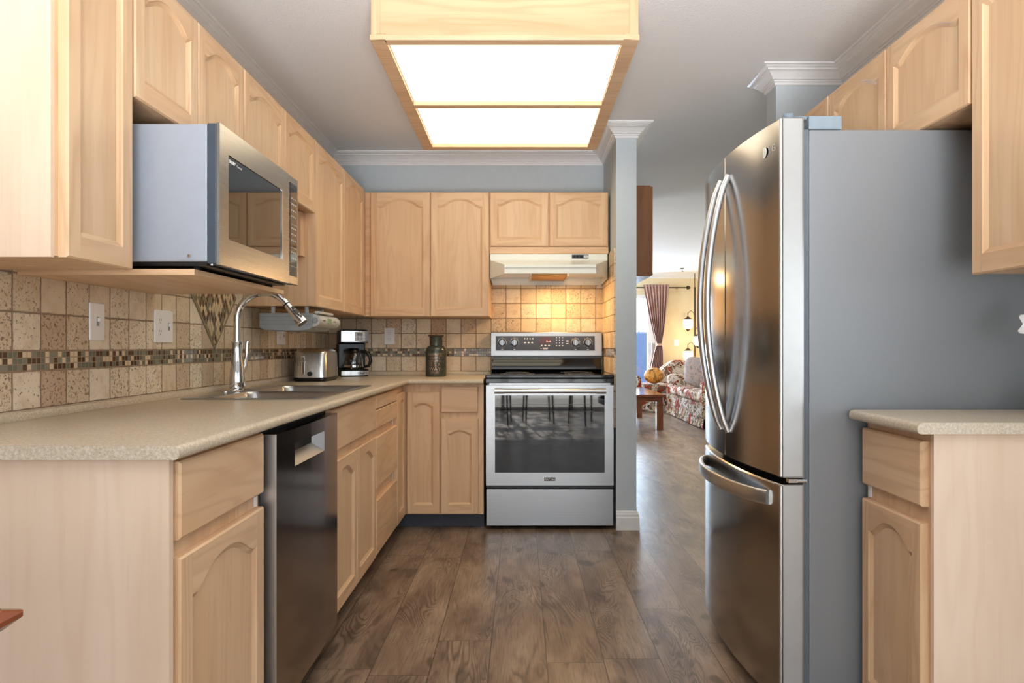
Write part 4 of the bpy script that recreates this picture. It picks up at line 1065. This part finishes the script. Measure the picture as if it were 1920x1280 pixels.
# sofa along the right side, seat facing -x
sf = thing('sofa', 'floral upholstered sofa with pleated skirt on the right of the living room', 'sofa', (2.85, 9.7, 0), 'matching floral seating')
soft('base', 2.40, 3.34, 8.70, 10.78, .10, .33, flo, sf, .03)
soft('arm', 2.36, 3.30, 10.62, 10.84, .12, .645, flo, sf, .08); soft('arm', 2.36, 3.30, 8.62, 8.84, .12, .645, flo, sf, .08)
soft('seat_cushion', 2.37, 3.10, 8.85, 9.735, .332, .475, flo, sf, .05); soft('seat_cushion', 2.37, 3.10, 9.74, 10.615, .332, .475, flo, sf, .05)
soft('backrest', 3.08, 3.37, 8.84, 10.62, .334, .88, flo, sf, .09)
skirt(sf, [(2.385, 8.66), (2.385, 10.80)][::-1], .012, .17)
skirt(sf, [(3.3, 10.835), (2.385, 10.835)][::-1], .012, .17)
# loveseat against the far wall
lv = thing('loveseat', 'floral loveseat against the far wall beside the sliding door', 'sofa', (2.3, 11.4, 0), 'matching floral seating')
soft('base', 1.86, 2.94, 10.99, 11.75, .10, .32, flo, lv, .03)
soft('seat_cushion', 1.98, 2.90, 10.96, 11.60, .322, .46, flo, lv, .05)
soft('arm', 1.80, 2.0, 10.97, 11.72, .12, .60, flo, lv, .07)
mb = MB(); prof = []
for i in range(25):
    x = 2.34+.78*i/24; z = .60+.26*min(1, math.sin(min(i/24*3.2, PI/2)))-(.05*(i/24)**3)
    prof.append((x, z))
poly = prof+[(3.12, .3), (2.34, .3)]
mb.prism(poly, 'y', 11.45, 11.74).build('backrest', flo, lv, bev=.04, seg=4, smooth=True)
skirt(lv, [(1.85, 11.0), (2.94, 11.0)], .012, .17)
# cushions
def cushion(x, y, z, rx, ry, rz_, mat, name, label, rot=(0, 0, 0), p=2.6):
    mb = MB(); rings = []
    for i in range(13):
        t = -PI/2+PI*i/12; ring = []
        for k_ in range(28):
            a = 2*PI*k_/28; ca, sa = math.cos(a), math.sin(a)
            sq = (abs(ca)**p+abs(sa)**p)**(-1/p); ct = max(math.cos(t), .001)**.6
            ring.append((rx*ca*sq*ct, ry*math.sin(t), rz_*sa*sq*ct))
        rings.append(ring)
    mb.loft(rings); o_ = mb.build(name, mat, None, smooth=True); o_.location = (x, y, z); o_.rotation_euler = rot
    tag(o_, label, 'cushion'); return o_
cushion(2.225, 11.12, .60, .165, .10, .135, goldf, 'round_cushion', 'round golden brown tufted cushion on the loveseat seat', (-.35, 0, 0), 2.0)
cushion(2.66, 10.0, .70, .24, .08, .225, greyfl, 'square_cushion', 'grey floral square cushion leaning on the sofa', (.1, 0.12, -.9), 4)
# coffee table
ct_ = thing('coffee_table', 'brown wooden coffee table in front of the floral sofa', 'table', (1.5, 9.5, 0))
glossw = wood('coffee_table_wood', 1, (138, 88, 66), (120, 74, 54), (84, 48, 36), rough=.12, ring=.5)
MB().box(1.0, 1.885, 8.62, 10.25, .43, .46).build('tabletop', glossw, ct_, bev=.004)
MB().box(1.06, 1.85, 8.67, 10.20, .37, .4295).build('apron', glossw, ct_)
for x in (1.02, 1.765):
    for y in (8.64, 10.14): MB().box(x, x+.085, y, y+.085, 0, .369).build('leg', glossw, ct_, bev=.004)
# curtain
cur = thing('curtain', 'mauve satin curtain tied back beside the sliding door', 'curtain', (2.42, 11.8, 0))
mb = MB(); NU = 60; rows = []
for j in range(41):
    t = j/40; z = 2.19-t*2.14
    d_ = min(abs(z-1.12)/1.07, 1)
    if z > 1.12: hw = .035+.195*(d_**.75); cxx = 2.46-.045*(d_)
    else: hw = .045+.13*(d_**.6); cxx = 2.46-.10*d_
    row = []
    for i in range(NU+1):
        u = i/NU; x = cxx-hw+2*hw*u; y = 11.86+(.018+.02*(1-hw/.23))*math.sin(u*2*PI*8+.4*math.sin(z*3))
        row.append((x, y, z))
    rows.append(row)
mb.loft(rows, 0, False, False); cu_ = mb.build('panel', fabr, cur, smooth=True)
cu_.modifiers.new('s', 'SOLIDIFY').thickness = .002
MB().lathe([(.046, 0), (.052, .02), (.046, .04)], (2.46, 11.86, 1.10), 20).build('tieback', fabr, cur, smooth=True)
rd_ = thing('curtain_rod', 'thin dark curtain rod above the sliding door', 'rod', (1.5, 11.86, 2.15))
MB().tube([(-.1, 11.885, 2.135), (2.95, 11.885, 2.135)], .012, 12).build('pole', bronze, rd_, smooth=True)
MB().lathe([(.001, 0), (.03, .015), (.035, .04), (.02, .07), (.001, .08)], (2.95, 11.885, 2.135), 16, axis='x').build('finial', bronze, rd_, smooth=True)
MB().box(2.80, 2.82, 11.89, 11.999, 2.125, 2.145).build('bracket', bronze, rd_)
# tension pole lamp
pl = thing('pole_lamp', 'dark floor-to-ceiling pole lamp with glowing glass lanterns behind the sofa', 'lamp', (3.10, 11.86, 0))
MB().tube([(3.10, 11.86, 0), (3.10, 11.86, 2.14)], .017, 14).tube([(3.10, 11.86, 2.14), (3.10, 11.86, CEIL-.001)], .007, 10).build('pole', bronze, pl, smooth=True)
lantern = emis('lantern_glass', (255, 214, 160), 1.3)
for (dx, zt_) in ((-.122, 1.59), (.058, 1.29), (-.122, 1.03)):
    s_ = 1 if dx > 0 else -1; x = 3.10+dx
    ar = MB().tube([(3.10, 11.86, zt_-.05), (3.10+dx*.15, 11.86, zt_+.09), (3.10+dx*.55, 11.86, zt_+.135), (x, 11.86, zt_+.09), (x, 11.86, zt_)], .006, 8).build('arm', bronze, pl, smooth=True)
    MB().lathe([(.001, .03), (.012, .03), (.03, .012), (.06, -.01), (.075, -.022)], (x, 11.86, zt_-.0), 20).build('cap', bronze, ar, smooth=True)
    MB().lathe([(.070, -.022), (.082, -.04), (.082, -.12), (.076, -.17), (.05, -.192), (.001, -.195)], (x, 11.86, zt_), 24).build('lamp_shade', lantern, ar, smooth=True)
    MB().lathe([(.001, -.195), (.035, -.197), (.03, -.215), (.012, -.232), (.001, -.24)], (x, 11.86, zt_), 16).build('bottom_finial', bronze, ar, smooth=True)
    l = bpy.data.lights.new('lantern_light', 'POINT'); l.energy = 2.2; l.color = (1, .74, .42); l.shadow_soft_size = .08
    q = bpy.data.objects.new('lantern_light', l); COL.objects.link(q); q.location = (dx, -.22, zt_-.1); q.parent = pl
t = thing('light_switch', 'white light switch on the beige far wall between curtain and pole lamp', 'switch', (2.80, 12, 1.1))
MB().box(2.765, 2.845, 11.994, 11.9995, 1.095, 1.215).build('cover_plate', whiteplastic, t, bev=.002)
MB().box(2.80, 2.81, 11.986, 11.9935, 1.145, 1.165).build('toggle', whiteplastic, t)
hk = MB().lathe([(.001, 0), (.03, 0), (.028, -.012), (.001, -.014)], (2.69, 11.1, CEIL-.0005), 16); hk.tube([(2.69, 11.1, CEIL-.012), (2.69, 11.1, CEIL-.05), (2.705, 11.1, CEIL-.06), (2.71, 11.1, CEIL-.045)], .005, 8)
tag(hk.build('ceiling_hook', bronze), 'small dark hook on the living room ceiling', 'hook')
# outside the sliding door
MB().box(-30, 30, 12.6, 40, -.12, -.05).build('ground_patio', flat('patio_concrete', (150, 150, 146), .9), None)
bpy.data.objects['ground_patio']['kind'] = 'structure'
fe = thing('garden_fence', 'blue-grey fence with lattice top outside the sliding door', 'fence', (1.5, 14, 0))
fm = flat('fence_paint', (96, 122, 168), .7)
MB().box(-2, 5, 14, 14.03, -.05, 1.36).build('boards', fm, fe)
mb = MB()
for i in range(87): mb.box(-2+i*.08, -2+i*.08+.022, 14, 14.02, 1.361, 1.63)
for z in (1.362, 1.442, 1.522, 1.602): mb.box(-2, 5, 14.001, 14.019, z, z+.022)
mb.build('lattice', fm, fe)

# unseen tree added outside the patio door to break up the dining-floor sun
tr = thing('sun_gobo_tree', 'unseen leafy tree added behind the camera, breaking the sun into dapples', 'tree', (0, -6.5, -.05))
MB().tube([(-1.2, -6.9, -.05), (-1.1, -6.8, 1.5), (-.7, -6.6, 3.0)], [.12, .10, .06], 10).build('trunk', darkwood, tr)
mb = MB(); rnd = random.Random(3)
for i in range(2600):
    x = rnd.uniform(-3.4, 2.6); y = rnd.uniform(-7.2, -6.0); z = rnd.uniform(1.6, 4.6); s_ = rnd.uniform(.05, .10); a = rnd.uniform(0, PI)
    dx, dz_ = math.cos(a)*s_, math.sin(a)*s_
    mb.q([(x-dx, y, z-dz_), (x+dz_*.5, y+.02, z-dx*.5), (x+dx, y, z+dz_), (x-dz_*.5, y-.02, z+dx*.5)])
mb.build('leaves', flat('leaf_green', (80, 110, 50), .6), tr)
MB().box(-12, 12, -14, -3.65, -.12, -.05).build('ground_garden', flat('garden_patio', (160, 156, 148), .9), None)
bpy.data.objects['ground_garden']['kind'] = 'structure'
